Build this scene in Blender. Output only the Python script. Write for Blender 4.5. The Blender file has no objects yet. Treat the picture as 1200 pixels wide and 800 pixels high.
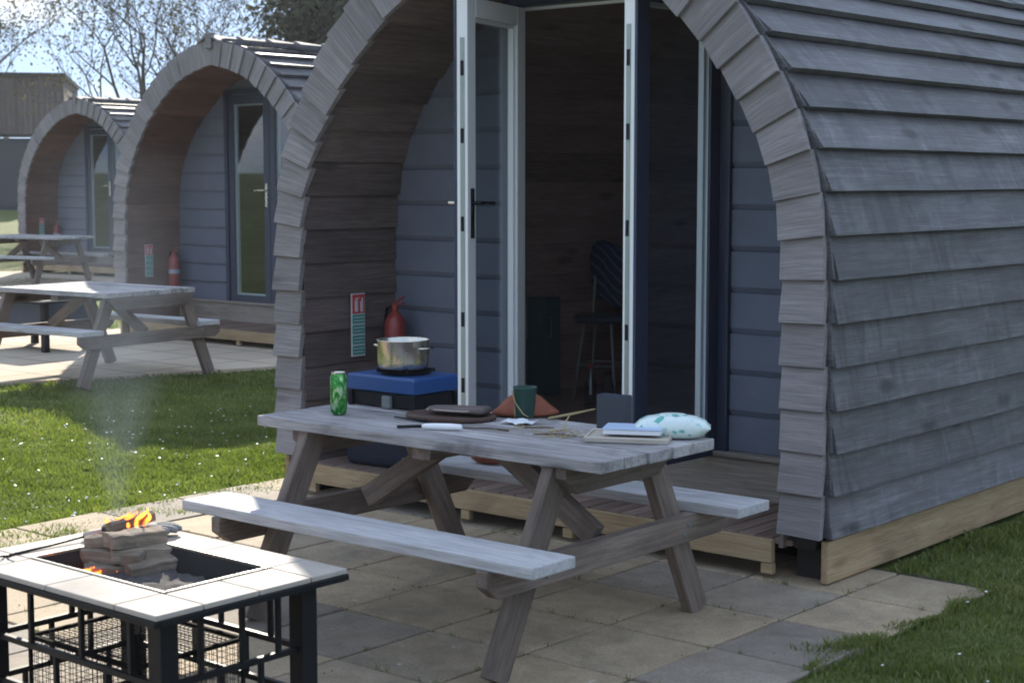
import bpy, math, random
import numpy as np
from mathutils import Vector, Matrix, Euler
R = math.radians
random.seed(7); np.random.seed(7)
S = bpy.context.scene
COL = S.collection
U = random.uniform

# ------------------------------------------------------------------ helpers
class MB:
    """collects pieces; build() links them as ONE mesh object. 'gc' = grain coordinate, 'rnd' = per-piece random."""
    def __init__(s): s.v=[]; s.f=[]; s.g=[]; s.r=[]; s.m=[]; s.mi=0
    def add(s, vs, fs, gs=None, rnd=None):
        o=len(s.v); rnd=random.random() if rnd is None else rnd
        s.v += [tuple(v) for v in vs]; s.f += [tuple(o+i for i in f) for f in fs]
        s.m += [s.mi]*len(fs)
        off=(rnd*37.0, rnd*91.0, rnd*53.0)
        gs = gs or vs
        s.g += [(g[0]+off[0], g[1]+off[1], g[2]+off[2]) for g in gs]
        s.r += [rnd]*len(vs)
    def box(s, c, size, rot=None, ax=0, rnd=None):
        hx,hy,hz=[a/2 for a in size]
        L=[(x,y,z) for x in (-hx,hx) for y in (-hy,hy) for z in (-hz,hz)]
        M=rot if rot is not None else Matrix.Identity(3)
        vs=[Vector(c)+M@Vector(p) for p in L]
        gs=[(p[ax],p[(ax+1)%3],p[(ax+2)%3]) for p in L]
        s.add(vs,[(0,1,3,2),(4,6,7,5),(0,4,5,1),(2,3,7,6),(0,2,6,4),(1,5,7,3)],gs,rnd)
    def beam(s, p0, p1, w, t, up=(0,0,1), rnd=None):
        p0=Vector(p0); p1=Vector(p1); d=p1-p0; L=d.length; x=d/L
        y=Vector(up).cross(x); y.normalize(); z=x.cross(y)
        M=Matrix((x,y,z)).transposed()
        s.box((p0+p1)/2,(L,t,w),M,0,rnd)
    def loft(s, rings, gs=None, caps=True, rnd=None, closed=True):
        n=len(rings[0]); vs=[v for r in rings for v in r]; fs=[]
        for i in range(len(rings)-1):
            for k in range(n if closed else n-1):
                a=i*n+k; b=i*n+(k+1)%n
                fs.append((a,b,b+n,a+n))
        if caps:
            fs.append(tuple(reversed(range(n)))); fs.append(tuple((len(rings)-1)*n+k for k in range(n)))
        s.add(vs,fs,gs,rnd)
    def tube(s, path, rad, n=8, rnd=None):
        P=[Vector(p) for p in path]; rr=rad if isinstance(rad,(list,tuple)) else [rad]*len(P)
        rings=[]; gs=[]; l=0
        u=None
        for i,p in enumerate(P):
            d=(P[min(i+1,len(P)-1)]-P[max(i-1,0)]).normalized()
            if u is None:
                u=d.orthogonal().normalized()
            else:
                u=(u-d*u.dot(d)); u = u.normalized() if u.length>1e-6 else d.orthogonal().normalized()
            w=d.cross(u)
            if i: l+=(p-P[i-1]).length
            rings.append([p+(u*math.cos(2*math.pi*k/n)+w*math.sin(2*math.pi*k/n))*rr[i] for k in range(n)])
            gs+=[(l,rr[i]*math.cos(2*math.pi*k/n),rr[i]*math.sin(2*math.pi*k/n)) for k in range(n)]
        s.loft(rings,gs,True,rnd)
    def lathe(s, prof, c=(0,0,0), n=32, caps=True, rnd=None, M=None):
        M=M if M is not None else Matrix.Identity(3)
        rings=[[Vector(c)+M@Vector((r*math.cos(2*math.pi*k/n),r*math.sin(2*math.pi*k/n),z)) for k in range(n)] for r,z in prof]
        s.loft(rings,None,caps,rnd)
    def build(s, name, mat, parent=None, bevel=0, smooth=False, loc=None, rot=None, subsurf=0):
        me=bpy.data.meshes.new(name); me.from_pydata(s.v,[],s.f)
        a=me.attributes.new('gc','FLOAT_VECTOR','POINT'); a.data.foreach_set('vector',np.array(s.g,dtype=np.float32).ravel())
        a=me.attributes.new('rnd','FLOAT','POINT'); a.data.foreach_set('value',np.array(s.r,dtype=np.float32))
        mats=mat if isinstance(mat,(list,tuple)) else [mat]
        for m in mats: me.materials.append(m)
        if len(mats)>1: me.polygons.foreach_set('material_index',s.m)
        if smooth: me.polygons.foreach_set('use_smooth',[True]*len(me.polygons))
        me.update()
        import bmesh
        bm=bmesh.new(); bm.from_mesh(me); bmesh.ops.recalc_face_normals(bm,faces=bm.faces); bm.to_mesh(me); bm.free()
        o=bpy.data.objects.new(name,me); COL.objects.link(o)
        if parent: o.parent=parent
        if loc: o.location=loc
        if rot: o.rotation_euler=rot
        if bevel:
            b=o.modifiers.new('b','BEVEL'); b.width=bevel; b.segments=2; b.limit_method='ANGLE'; b.angle_limit=R(35)
        if subsurf:
            b=o.modifiers.new('s','SUBSURF'); b.levels=b.render_levels=subsurf
        return o

def thing(name, label, cat, loc=(0,0,0), rz=0, group=None):
    o=bpy.data.objects.new(name,None); COL.objects.link(o); o.empty_display_size=.1
    o.location=loc; o.rotation_euler=(0,0,rz); return tag(o,label,cat,group)
def tag(o,label,cat,group=None,kind=None):
    o['label']=label; o['category']=cat
    if group: o['group']=group
    if kind: o['kind']=kind
    return o
def copy_tree(o,parent=None):
    kids=[k for k in bpy.data.objects if k.parent==o]
    c=o.copy(); COL.objects.link(c)
    if parent: c.parent=parent
    for k in kids: copy_tree(k,c)
    return c

# ------------------------------------------------------------------ node helpers
class NT:
    def __init__(s, name):
        s.m=bpy.data.materials.new(name); s.m.use_nodes=True; s.t=s.m.node_tree; s.t.nodes.clear()
    def n(s, typ, **kw):
        nd=s.t.nodes.new(typ)
        for k,v in kw.items():
            if k.startswith('i_'):
                key=k[2:]; key=int(key) if key.isdigit() else key.replace('_',' ')
                if hasattr(v,'links') or isinstance(v,bpy.types.NodeSocket): s.t.links.new(v,nd.inputs[key])
                else: nd.inputs[key].default_value=v
            else: setattr(nd,k,v)
        return nd
    def link(s,a,b): s.t.links.new(a,b)
    def attr(s,name): return s.n('ShaderNodeAttribute',attribute_name=name)
    def ramp(s,fac,stops,interp='LINEAR'):
        r=s.n('ShaderNodeValToRGB'); r.color_ramp.interpolation=interp
        e=r.color_ramp.elements
        while len(e)<len(stops): e.new(.5)
        for x,(p,c) in zip(e,stops): x.position=p; x.color=(*c,1) if len(c)==3 else c
        s.link(fac,r.inputs[0]); return r.outputs[0]
    def mix(s,fac,a,b,mode='MIX'):
        m=s.n('ShaderNodeMix',data_type='RGBA',blend_type=mode)
        for sock,v in ((m.inputs[0],fac),(m.inputs[6],a),(m.inputs[7],b)):
            if isinstance(v,bpy.types.NodeSocket): s.link(v,sock)
            elif isinstance(v,(int,float)): sock.default_value=v
            else: sock.default_value=(*v,1)
        return m.outputs[2]
    def math(s,op,a,b=0.0,clamp=False):
        m=s.n('ShaderNodeMath',operation=op,use_clamp=clamp)
        for i,v in enumerate((a,b)):
            if isinstance(v,bpy.types.NodeSocket): s.link(v,m.inputs[i])
            else: m.inputs[i].default_value=v
        return m.outputs[0]
    def noise(s,vec,scale,detail=4,rough=.55,dist=0):
        return s.n('ShaderNodeTexNoise',i_Vector=vec,i_Scale=scale,i_Detail=detail,i_Roughness=rough,i_Distortion=dist).outputs[0]
    def scale(s,vec,v):
        return s.n('ShaderNodeVectorMath',operation='MULTIPLY',i_0=vec,i_1=v).outputs[0]
    def bump(s,h,strength,dist=.01):
        return s.n('ShaderNodeBump',i_Height=h,i_Strength=strength,i_Distance=dist).outputs[0]
    def out(s,col,rough=.6,metal=0,normal=None,spec=.5,**kw):
        p=s.n('ShaderNodeBsdfPrincipled')
        for k,v in (('Base Color',col),('Roughness',rough),('Metallic',metal),('Normal',normal),('Specular IOR Level',spec))+tuple(kw.items()):
            if v is None: continue
            if isinstance(v,bpy.types.NodeSocket): s.link(v,p.inputs[k])
            elif k in('Base Color','Emission Color'): p.inputs[k].default_value=(*v,1)
            else: p.inputs[k].default_value=v
        o=s.n('ShaderNodeOutputMaterial'); s.link(p.outputs[0],o.inputs[0]); return s.m

def wood(name, dark, mid, light, rough=.75, bump=.4, var=.35, streak=None, streak_amt=.0, spec=.25, knots=.5, stain=None, stain_amt=0.0, drip_glint=0.0):
    """weathered timber: fibres run along gc.x, every board gets its own tone, knots, blotches and drips with painted pale glints"""
    t=NT(name); gc=t.attr('gc').outputs['Vector']; rnd=t.attr('rnd').outputs['Fac']
    fib=t.noise(t.scale(gc,(2.2,60,60)),1.0,7,.65,.6)
    fin=t.noise(t.scale(gc,(7,240,240)),1.0,4,.6,.2)
    blot=t.noise(t.scale(gc,(1.6,5,5)),1.0,5,.6,.8)
    a=t.math('ADD',t.math('MULTIPLY',fib,.55),t.math('MULTIPLY',blot,.45))
    c=t.ramp(a,[(.33,dark),(.5,mid),(.68,light)])
    c=t.mix(t.math('MULTIPLY',t.ramp(fin,[(.38,(1,1,1)),(.56,(0,0,0))]),.4),c,tuple(x*.55 for x in dark))
    # knots
    vo=t.n('ShaderNodeTexVoronoi',i_Vector=t.scale(gc,(1.7,5.2,5.2)),i_Scale=1.0).outputs['Distance']
    kn=t.ramp(vo,[(.07,(1,1,1)),(.17,(0,0,0))])
    c=t.mix(t.math('MULTIPLY',kn,knots),c,tuple(x*.45 for x in dark))
    if streak:
        sk=t.noise(t.scale(gc,(7,2.6,2.6)),1.0,6,.7,1.6)
        c=t.mix(t.math('MULTIPLY',t.ramp(sk,[(.56,(0,0,0)),(.72,(1,1,1))]),streak_amt),c,streak)
    if stain:
        sk=t.noise(t.scale(gc,(2.3,4,4)),1.0,5,.65,.7)
        c=t.mix(t.math('MULTIPLY',t.ramp(sk,[(.5,(0,0,0)),(.66,(1,1,1))]),stain_amt),c,stain)
    if drip_glint:
        dk=t.noise(t.scale(gc,(10,1.6,1.6)),1.0,5,.65,.9); dm=t.noise(t.scale(gc,(1.3,2.2,2.2)),1.0,3,.6,.4)
        c=t.mix(t.math('MULTIPLY',t.math('MULTIPLY',t.ramp(dk,[(.50,(0,0,0)),(.60,(1,1,1))]),t.ramp(dm,[(.40,(0,0,0)),(.60,(1,1,1))])),drip_glint),c,tuple(x*.5 for x in dark))
        lk=t.noise(t.scale(gc,(13,3.5,3.5)),1.0,3,.6,1.6)
        c=t.mix(t.math('MULTIPLY',t.math('MULTIPLY',t.ramp(lk,[(.62,(0,0,0)),(.70,(1,1,1))]),t.ramp(dm,[(.45,(1,1,1)),(.62,(0,0,0))])),drip_glint*.5),c,tuple(min(.6,x*1.35) for x in light))  # short pale marks: glints painted into the board colour
    v=t.math('ADD',t.math('MULTIPLY',rnd,var*2),1-var)
    hs=t.n('ShaderNodeHueSaturation',i_Color=c,i_Value=v).outputs[0]
    h=t.math('ADD',t.math('MULTIPLY',fib,.7),t.math('MULTIPLY',fin,.3))
    return t.out(hs,rough,normal=t.bump(h,bump,.004),spec=spec)

def plain(name,col,rough=.5,metal=0,var=.12,scale=18,bump=.05,spec=.5,**kw):
    t=NT(name); g=t.attr('gc').outputs['Vector']
    n=t.noise(g,scale,5,.6,.3)
    c=t.mix(n,tuple(x*(1-var) for x in col),tuple(min(1,x*(1+var)) for x in col))
    n2=t.noise(g,scale*6,3,.6)
    r=t.math('ADD',t.math('MULTIPLY',n,.16),rough-.08)
    return t.out(c,r,metal,t.bump(n2,bump,.002) if bump else None,spec,**kw)

M={}
M['clad']=wood('weathered_cladding',(.060,.055,.057),(.118,.112,.120),(.20,.192,.206),.55,.5,.32,(.36,.36,.38),.22,spec=.45,stain=(.075,.074,.084),stain_amt=.6,drip_glint=.5,knots=.9)
M['shingle']=wood('weathered_trim',(.16,.144,.143),(.238,.217,.219),(.33,.303,.306),.8,.4,.12,knots=.6)
M['lining']=wood('porch_lining_timber',(.082,.062,.058),(.135,.103,.097),(.19,.147,.138),.8,.4,.22)
M['bounce_lining']=wood('bounce_tinted_lining_timber',(.095,.05,.036),(.15,.082,.062),(.21,.12,.092),.75,.4,.22)  # lining timber with warm sunlight bounce put into its colour
M['room']=wood('interior_timber',(.20,.135,.125),(.29,.205,.19),(.36,.26,.24),.6,.2,.2)
M['wall']=plain('grey_blue_paint',(.128,.142,.185),.55,var=.2,scale=5,bump=.1,spec=.3)
M['top']=wood('sun_bleached_table_timber',(.17,.155,.155),(.36,.335,.335),(.56,.53,.53),.8,.9,.20,knots=.9,stain=(.10,.092,.09),stain_amt=.75)
M['seat']=wood('sun_bleached_seat_timber',(.31,.295,.30),(.44,.425,.43),(.56,.54,.54),.75,.8,.1,knots=.7,stain=(.2,.19,.19),stain_amt=.45)
M['leg']=wood('brown_grey_leg_timber',(.105,.077,.062),(.19,.145,.12),(.28,.222,.19),.8,.8,.18,knots=1.0,stain=(.07,.055,.048),stain_amt=.5)
M['fresh']=wood('pale_new_timber',(.26,.17,.09),(.38,.27,.155),(.48,.36,.22),.7,.3,.12,stain=(.17,.11,.07),stain_amt=.5)
M['deck']=wood('deck_timber',(.13,.085,.065),(.21,.145,.115),(.29,.21,.17),.75,.4,.2)
M['sill']=wood('grey_sill_timber',(.17,.145,.12),(.26,.225,.19),(.34,.30,.26),.8,.4,.1,knots=1)
M['log']=wood('split_firewood',(.14,.105,.078),(.27,.212,.16),(.39,.32,.25),.9,.9,.22,stain=(.04,.03,.026),stain_amt=.5)
M['white']=plain('white_plastic',(.80,.80,.80),.35,var=.05,scale=4,bump=0)
M['anthracite']=plain('dark_blue_grey_frame',(.026,.034,.064),.4,var=.15,scale=5,bump=0)
M['wire']=plain('dull_black_wire',(.012,.012,.012),.9,spec=.05,bump=0)
M['black']=plain('black_coated_metal',(.006,.0065,.009),.5,spec=.25,var=.3,scale=14,bump=.05)
M['dark']=plain('dark_void_timber',(.02,.018,.017),.8)
M['steel']=plain('brushed_steel',(.62,.58,.5),.28,1,var=.1,scale=20,bump=.04)
M['lock']=plain('lock_strip_metal',(.30,.34,.32),.4,.6,var=.2)
M['red']=plain('red_paint',(.23,.034,.03),.35,var=.1)
M['blue']=plain('blue_enamel',(.011,.055,.19),.4,var=.12,bump=0)
M['navy']=plain('navy_fabric',(.006,.008,.02),.85,var=.35,scale=9,bump=.4)
M['green']=plain('dark_green_enamel',(.01,.045,.035),.4,var=.2)
M['paper']=plain('white_paper',(.72,.73,.76),.7,var=.05)
M['orange']=plain('orange_brown_bag',(.22,.06,.03),.75,var=.4,scale=30,bump=.4)
M['slate']=plain('slate_box',(.035,.04,.055),.6)
M['plate']=wood('dark_wooden_board',(.06,.035,.027),(.10,.062,.05),(.15,.1,.08),.6,.3,.1)
M['straw']=plain('dry_straw',(.38,.30,.15),.8,var=.3,scale=60)
M['glove']=plain('grey_leather',(.17,.18,.18),.8,var=.3,scale=40,bump=.3)
M['ash']=plain('ash_bed',(.07,.062,.06),.95,var=.6,scale=30,bump=.8)
M['ember']=plain('charred_wood',(.02,.017,.015),.9,var=.5,scale=30,bump=.6)
M['bark']=plain('tree_bark',(.07,.06,.05),.9,var=.4,scale=8,bump=.5)
M['concrete']=plain('kerb_concrete',(.3,.28,.25),.9)

def mat_glass():
    t=NT('window_glass')
    tr=t.n('ShaderNodeBsdfTransparent'); tr.inputs[0].default_value=(.80,.84,.86,1)
    gl=t.n('ShaderNodeBsdfGlossy'); gl.inputs['Roughness'].default_value=.02; gl.inputs[0].default_value=(.9,.93,1,1)
    lw=t.n('ShaderNodeLayerWeight'); f4=t.math('POWER',lw.outputs['Facing'],4.0); fo=t.math('ADD',t.math('MULTIPLY',f4,.7),.06)
    mx=t.n('ShaderNodeMixShader'); t.link(fo,mx.inputs[0]); t.link(tr.outputs[0],mx.inputs[1]); t.link(gl.outputs[0],mx.inputs[2])
    o=t.n('ShaderNodeOutputMaterial'); t.link(mx.outputs[0],o.inputs[0]); return t.m
M['glass']=mat_glass()

def mat_slab():
    t=NT('paving_slabs'); g=t.n('ShaderNodeTexCoord').outputs['Object']; r=t.attr('rnd').outputs['Fac']
    base=t.ramp(r,[(0,(.25,.21,.175)),(.25,(.33,.275,.215)),(.5,(.43,.335,.225)),(.75,(.48,.37,.245)),(1,(.29,.25,.21))])
    n=t.noise(g,7,7,.65,.4); c=t.mix(t.ramp(n,[(.35,(0,0,0)),(.7,(1,1,1))]),t.mix(1,base,(.72,.70,.68),'MULTIPLY'),base)
    n2=t.noise(g,90,3,.6); c=t.mix(t.math('MULTIPLY',t.ramp(n2,[(.4,(1,1,1)),(.55,(0,0,0))]),.3),c,(.10,.09,.08))
    st=t.noise(g,2.3,6,.7,.8); c=t.mix(t.math('MULTIPLY',t.ramp(st,[(.52,(0,0,0)),(.66,(1,1,1))]),.45),c,(.12,.108,.095))
    sp=t.noise(g,14,2,.5,.5); c=t.mix(t.math('MULTIPLY',t.ramp(sp,[(.72,(0,0,0)),(.77,(1,1,1))]),.5),c,(.55,.52,.47))
    h=t.math('ADD',t.math('MULTIPLY',n,.6),t.math('MULTIPLY',n2,.4))
    return t.out(c,.85,normal=t.bump(h,.5,.006),spec=.25)
M['slab']=mat_slab()
def mat_far_patio():
    t=NT('beige_paving'); g=t.n('ShaderNodeTexCoord').outputs['Object']
    br=t.n('ShaderNodeTexBrick',i_Vector=g,i_Scale=1.0); br.offset=0
    for k,v in (('Color1',(.56,.46,.35,1)),('Color2',(.50,.41,.32,1)),('Mortar',(.2,.17,.13,1))): br.inputs[k].default_value=v
    br.inputs['Brick Width'].default_value=.6; br.inputs['Row Height'].default_value=.6; br.inputs['Mortar Size'].default_value=.012
    n=t.noise(g,4,7,.65); c=t.mix(n,t.mix(1,br.outputs[0],(.75,.74,.72),'MULTIPLY'),br.outputs[0])
    return t.out(c,.9,normal=t.bump(n,.4,.01),spec=.2)
M['far_patio']=mat_far_patio()
def mat_soil():
    t=NT('joint_soil'); g=t.n('ShaderNodeTexCoord').outputs['Object']; n=t.noise(g,30,6,.7)
    return t.out(t.ramp(n,[(.3,(.035,.03,.022)),(.7,(.11,.095,.07))]),.95,normal=t.bump(n,.6,.02),spec=.1)
M['soil']=mat_soil()
def mat_lawn():
    t=NT('mown_lawn'); g=t.n('ShaderNodeTexCoord').outputs['Object']
    n=t.noise(g,3.5,8,.7,.3); n2=t.noise(g,60,4,.7); n3=t.noise(g,.25,4,.6)
    a=t.math('ADD',t.math('MULTIPLY',n,.5),t.math('MULTIPLY',n2,.5))
    c=t.ramp(a,[(.33,(.055,.072,.02)),(.5,(.10,.12,.036)),(.68,(.155,.17,.06))])
    c=t.mix(t.math('MULTIPLY',n3,.4),c,(.11,.13,.035))
    return t.out(c,.9,normal=t.bump(a,.9,.03),spec=.15)
M['lawn']=mat_lawn()
def mat_blade():
    t=NT('grass_blades'); r=t.attr('rnd').outputs['Fac']
    c=t.ramp(r,[(0,(.09,.108,.032)),(.5,(.16,.182,.06)),(.85,(.23,.24,.09)),(1,(.33,.30,.15))])
    d=t.n('ShaderNodeBsdfDiffuse',i_Color=c); tl=t.n('ShaderNodeBsdfTranslucent',i_Color=t.mix(1,c,(1.0,1.25,.4),'MULTIPLY'))
    g=t.n('ShaderNodeBsdfGlossy'); g.inputs['Roughness'].default_value=.4; g.inputs[0].default_value=(.6,.65,.5,1)
    m=t.n('ShaderNodeMixShader'); m.inputs[0].default_value=.42; t.link(d.outputs[0],m.inputs[1]); t.link(tl.outputs[0],m.inputs[2])
    m2=t.n('ShaderNodeMixShader'); m2.inputs[0].default_value=.05; t.link(m.outputs[0],m2.inputs[1]); t.link(g.outputs[0],m2.inputs[2])
    o=t.n('ShaderNodeOutputMaterial'); t.link(m2.outputs[0],o.inputs[0]); return t.m
M['blade']=mat_blade()
def mat_leaf(name,a,b,c_):
    t=NT(name); r=t.attr('rnd').outputs['Fac']; c=t.ramp(r,[(0,a),(.5,b),(1,c_)])
    d=t.n('ShaderNodeBsdfDiffuse',i_Color=c); tl=t.n('ShaderNodeBsdfTranslucent',i_Color=c)
    m=t.n('ShaderNodeMixShader'); m.inputs[0].default_value=.35; t.link(d.outputs[0],m.inputs[1]); t.link(tl.outputs[0],m.inputs[2])
    o=t.n('ShaderNodeOutputMaterial'); t.link(m.outputs[0],o.inputs[0]); return t.m
M['leaf']=mat_leaf('spring_leaves',(.05,.045,.022),(.085,.08,.035),(.13,.12,.06))
M['needle']=mat_leaf('dark_evergreen_leaves',(.032,.036,.026),(.055,.06,.042),(.09,.095,.065))
def mat_tile():
    t=NT('pale_stone_tile'); g=t.attr('gc').outputs['Vector']; n=t.noise(g,9,6,.65,.5); n2=t.noise(g,60,3,.6)
    c=t.ramp(n,[(.3,(.35,.305,.265)),(.7,(.45,.395,.345))])
    return t.out(c,.75,normal=t.bump(n2,.15,.002),spec=.2)
M['tile']=mat_tile()
def mat_can():
    t=NT('green_can_print'); g=t.attr('gc').outputs['Vector']
    n=t.noise(t.scale(g,(1,1,.55)),48,2,.5,.6)
    c=t.ramp(n,[(.42,(.02,.16,.03)),(.52,(.07,.34,.06)),(.6,(.42,.55,.36))],'EASE')
    return t.out(c,.3,.5,spec=.5)
M['can']=mat_can()
def mat_pack():
    t=NT('printed_foil_pack'); g=t.attr('gc').outputs['Vector']
    n=t.noise(g,26,1,.4,.4)
    c=t.ramp(n,[(.60,(.68,.76,.74)),(.64,(.12,.42,.36))]); n2=t.noise(g,55,2,.5)
    c=t.mix(t.math('MULTIPLY',t.ramp(n2,[(.62,(0,0,0)),(.66,(1,1,1))]),.5),c,(.25,.6,.5))
    return t.out(c,.35,normal=t.bump(t.noise(g,22,4,.6,1),.5,.01))
M['pack']=mat_pack()
def mat_jacket():
    t=NT('striped_navy_cloth'); g=t.attr('gc').outputs['Vector']
    w=t.n('ShaderNodeTexWave',i_Vector=g,i_Scale=9.0,i_Distortion=1.5,bands_direction='DIAGONAL').outputs[0]
    return t.out(t.ramp(w,[(.72,(.02,.026,.07)),(.9,(.07,.075,.12))]),.9)
M['jacket']=mat_jacket()
def mat_flame():
    t=NT('flame'); g=t.attr('gc').outputs['Vector']; n=t.noise(g,26,4,.6,.8)
    lw=t.n('ShaderNodeLayerWeight'); lw.inputs[0].default_value=.35
    c=t.ramp(n,[(.3,(1,.07,.01)),(.55,(1,.17,.02)),(.78,(1,.32,.06))])
    e=t.n('ShaderNodeEmission',i_Color=c); e.inputs[1].default_value=1.9
    tr=t.n('ShaderNodeBsdfTransparent')
    f=t.math('ADD',t.math('MULTIPLY',lw.outputs['Facing'],1.45),t.math('MULTIPLY',t.ramp(n,[(.4,(1,1,1)),(.6,(0,0,0))]),.55),True)
    m=t.n('ShaderNodeMixShader'); t.link(f,m.inputs[0]); t.link(e.outputs[0],m.inputs[1]); t.link(tr.outputs[0],m.inputs[2])
    o=t.n('ShaderNodeOutputMaterial'); t.link(m.outputs[0],o.inputs[0]); return t.m
M['flame']=mat_flame()

# ------------------------------------------------------------------ light, sky, camera
EL=R(26); SX,SY=-.718,.696
sdir=Vector((SX*math.cos(EL),SY*math.cos(EL),math.sin(EL))).normalized()
W=bpy.data.worlds.new('World'); S.world=W; W.use_nodes=True
wt=W.node_tree; wt.nodes.clear()
def wn(t,**k):
    n=wt.nodes.new(t)
    for a,b in k.items(): setattr(n,a,b)
    return n
sky=wn('ShaderNodeTexSky',sky_type='NISHITA',sun_disc=False,sun_elevation=EL,sun_rotation=math.atan2(SX,SY)%(2*math.pi),air_density=1.0,dust_density=1.2,ozone_density=1.5)
tc=wn('ShaderNodeTexCoord'); mp=wn('ShaderNodeMapping'); mp.inputs['Scale'].default_value=(1,1,2.6); mp.inputs['Location'].default_value=(.35,.1,.0)
wt.links.new(tc.outputs['Generated'],mp.inputs[0])
cn=wn('ShaderNodeTexNoise'); cn.inputs['Scale'].default_value=5.5; cn.inputs['Detail'].default_value=9; cn.inputs['Roughness'].default_value=.55; cn.inputs['Distortion'].default_value=.35
wt.links.new(mp.outputs[0],cn.inputs['Vector'])
cr=wn('ShaderNodeValToRGB'); cr.color_ramp.elements[0].position=.47; cr.color_ramp.elements[1].position=.62
wt.links.new(cn.outputs[0],cr.inputs[0])
cc=wn('ShaderNodeTexNoise'); cc.inputs['Scale'].default_value=9; cc.inputs['Detail'].default_value=6; wt.links.new(mp.outputs[0],cc.inputs['Vector'])
cl=wn('ShaderNodeValToRGB'); cl.color_ramp.elements[0].position=.35; cl.color_ramp.elements[0].color=(1.55,1.7,1.95,1); cl.color_ramp.elements[1].position=.65; cl.color_ramp.elements[1].color=(2.75,2.75,2.7,1)
wt.links.new(cc.outputs[0],cl.inputs[0])
cp=wn('ShaderNodeVectorMath',operation='MINIMUM'); wt.links.new(sky.outputs[0],cp.inputs[0]); cp.inputs[1].default_value=(1.05,1.5,2.2)
mx=wn('ShaderNodeMix',data_type='RGBA'); wt.links.new(cr.outputs[0],mx.inputs[0]); wt.links.new(cp.outputs[0],mx.inputs[6]); wt.links.new(cl.outputs[0],mx.inputs[7])
bg=wn('ShaderNodeBackground'); bg.inputs[1].default_value=.15; wt.links.new(mx.outputs[2],bg.inputs[0])
wo=wn('ShaderNodeOutputWorld'); wt.links.new(bg.outputs[0],wo.inputs[0])
sun=bpy.data.lights.new('sun','SUN'); sun.energy=2.6; sun.angle=R(.6); sun.color=(1,.92,.78)
so=bpy.data.objects.new('sun',sun); COL.objects.link(so); so.rotation_euler=(-sdir).to_track_quat('-Z','Y').to_euler()
so.location=(0,0,20)
S.view_settings.view_transform='Standard'; S.view_settings.look='None'; S.view_settings.exposure=2.0; S.view_settings.gamma=1
cam=bpy.data.cameras.new('camera'); co=bpy.data.objects.new('camera',cam); COL.objects.link(co); S.camera=co
cam.sensor_width=36; cam.lens=1907/1200*36; cam.clip_end=2000; cam.clip_start=.05
co.location=(0,0,1.65)
hzm=bpy.data.materials.new('haze_air'); hzm.use_nodes=True; hzm.node_tree.nodes.clear()
hv=hzm.node_tree.nodes.new('ShaderNodeVolumePrincipled'); hv.inputs['Color'].default_value=(.86,.91,1,1); hv.inputs['Density'].default_value=.0004; hv.inputs['Anisotropy'].default_value=.4
hzm.node_tree.links.new(hv.outputs[0],hzm.node_tree.nodes.new('ShaderNodeOutputMaterial').inputs['Volume'])
b=MB(); b.box((-45,45,9),(300,300,24)); o=b.build('haze',hzm); tag(o,'thin pale haze in the air over the lawn','haze',kind='stuff')
fw=Vector((-0.64522777,0.75753018,-0.09914207)); co.rotation_euler=fw.to_track_quat('-Z','Y').to_euler()
cam.dof.use_dof=True; cam.dof.focus_distance=7.3; cam.dof.aperture_fstop=7.0
S.cycles.filter_width=1.9
S.cycles.use_denoising=True
S.cycles.max_bounces=8; S.cycles.transparent_max_bounces=16

# ------------------------------------------------------------------ ground
def smooth(t): t=max(0,min(1,t)); return t*t*(3-2*t)
def gz(x,y):
    s=math.hypot(x,y)
    d=max(0,s-30)
    return .016*d*smooth(d/8) if s<400 else .016*370
g=MB()
ax=[-190,-150,-120,-100]+[ -80+2*i for i in range(0,50)]+[40,70,100]
ay=[-100,-60,-40]+[-10+2*i for i in range(0,46)]+[100,130,190]
vs=[(x,y,gz(x,y)-.02) for x in ax for y in ay]; n=len(ay)
g.add(vs,[(i*n+j,(i+1)*n+j,(i+1)*n+j+1,i*n+j+1) for i in range(len(ax)-1) for j in range(n-1)])
o=g.build('lawn_ground',M['lawn'],smooth=True); o['kind']='structure'

# near patio: soil bed + individually laid slabs (one structure)
PX0,PX1,PY0,PY1=-6.44,-2.70,1.1,6.25
b=MB(); b.box(((PX0+PX1)/2,(PY0+PY1)/2,-.035),(PX1-PX0-.04,PY1-PY0-.04,.05)); o=b.build('patio_bed',M['soil']); o['kind']='structure'
p=MB(); px=.455; py=.477
xs=[-2.70,-3.12]; 
while xs[-1]>PX0+.1: xs.append(xs[-1]-px)
ys=[6.18]
while ys[-1]>PY0: ys.append(ys[-1]-py)
tones={}
for i in range(len(xs)-1):
    for j in range(len(ys)-1):
        cx=(xs[i]+xs[i+1])/2; cy=(ys[j]+ys[j+1])/2
        rot=Euler((U(-.006,.006),U(-.006,.006),U(-.006,.006))).to_matrix()
        tone={(0,0):.52,(0,1):.72,(0,2):.1,(1,2):.62,(1,1):.3,(2,3):.66,(1,3):.55,(2,2):.7,(3,3):.5,(0,3):.95}.get((i,j),min(1,max(0,random.gauss(.5,.24))))
        p.box((cx,cy,-.02+U(-.002,.002)),(xs[i]-xs[i+1]-.012,ys[j]-ys[j+1]-.012,.04),rot,rnd=tone)
o=p.build('patio',M['slab'],bevel=.005); o['kind']='structure'

def far_patio(name,pts,z):
    b=MB(); n=len(pts)
    b.loft([[(x,y,z-.1) for x,y in pts],[(x,y,z) for x,y in pts]]); o=b.build(name,M['far_patio']); o['kind']='structure'
far_patio('patio',[(-11.95,6.3),(-10.85,9.4),(-10.8,10.8),(-14.9,10.8),(-14.9,7.7),(-16.4,6.9)],.012)

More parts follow.
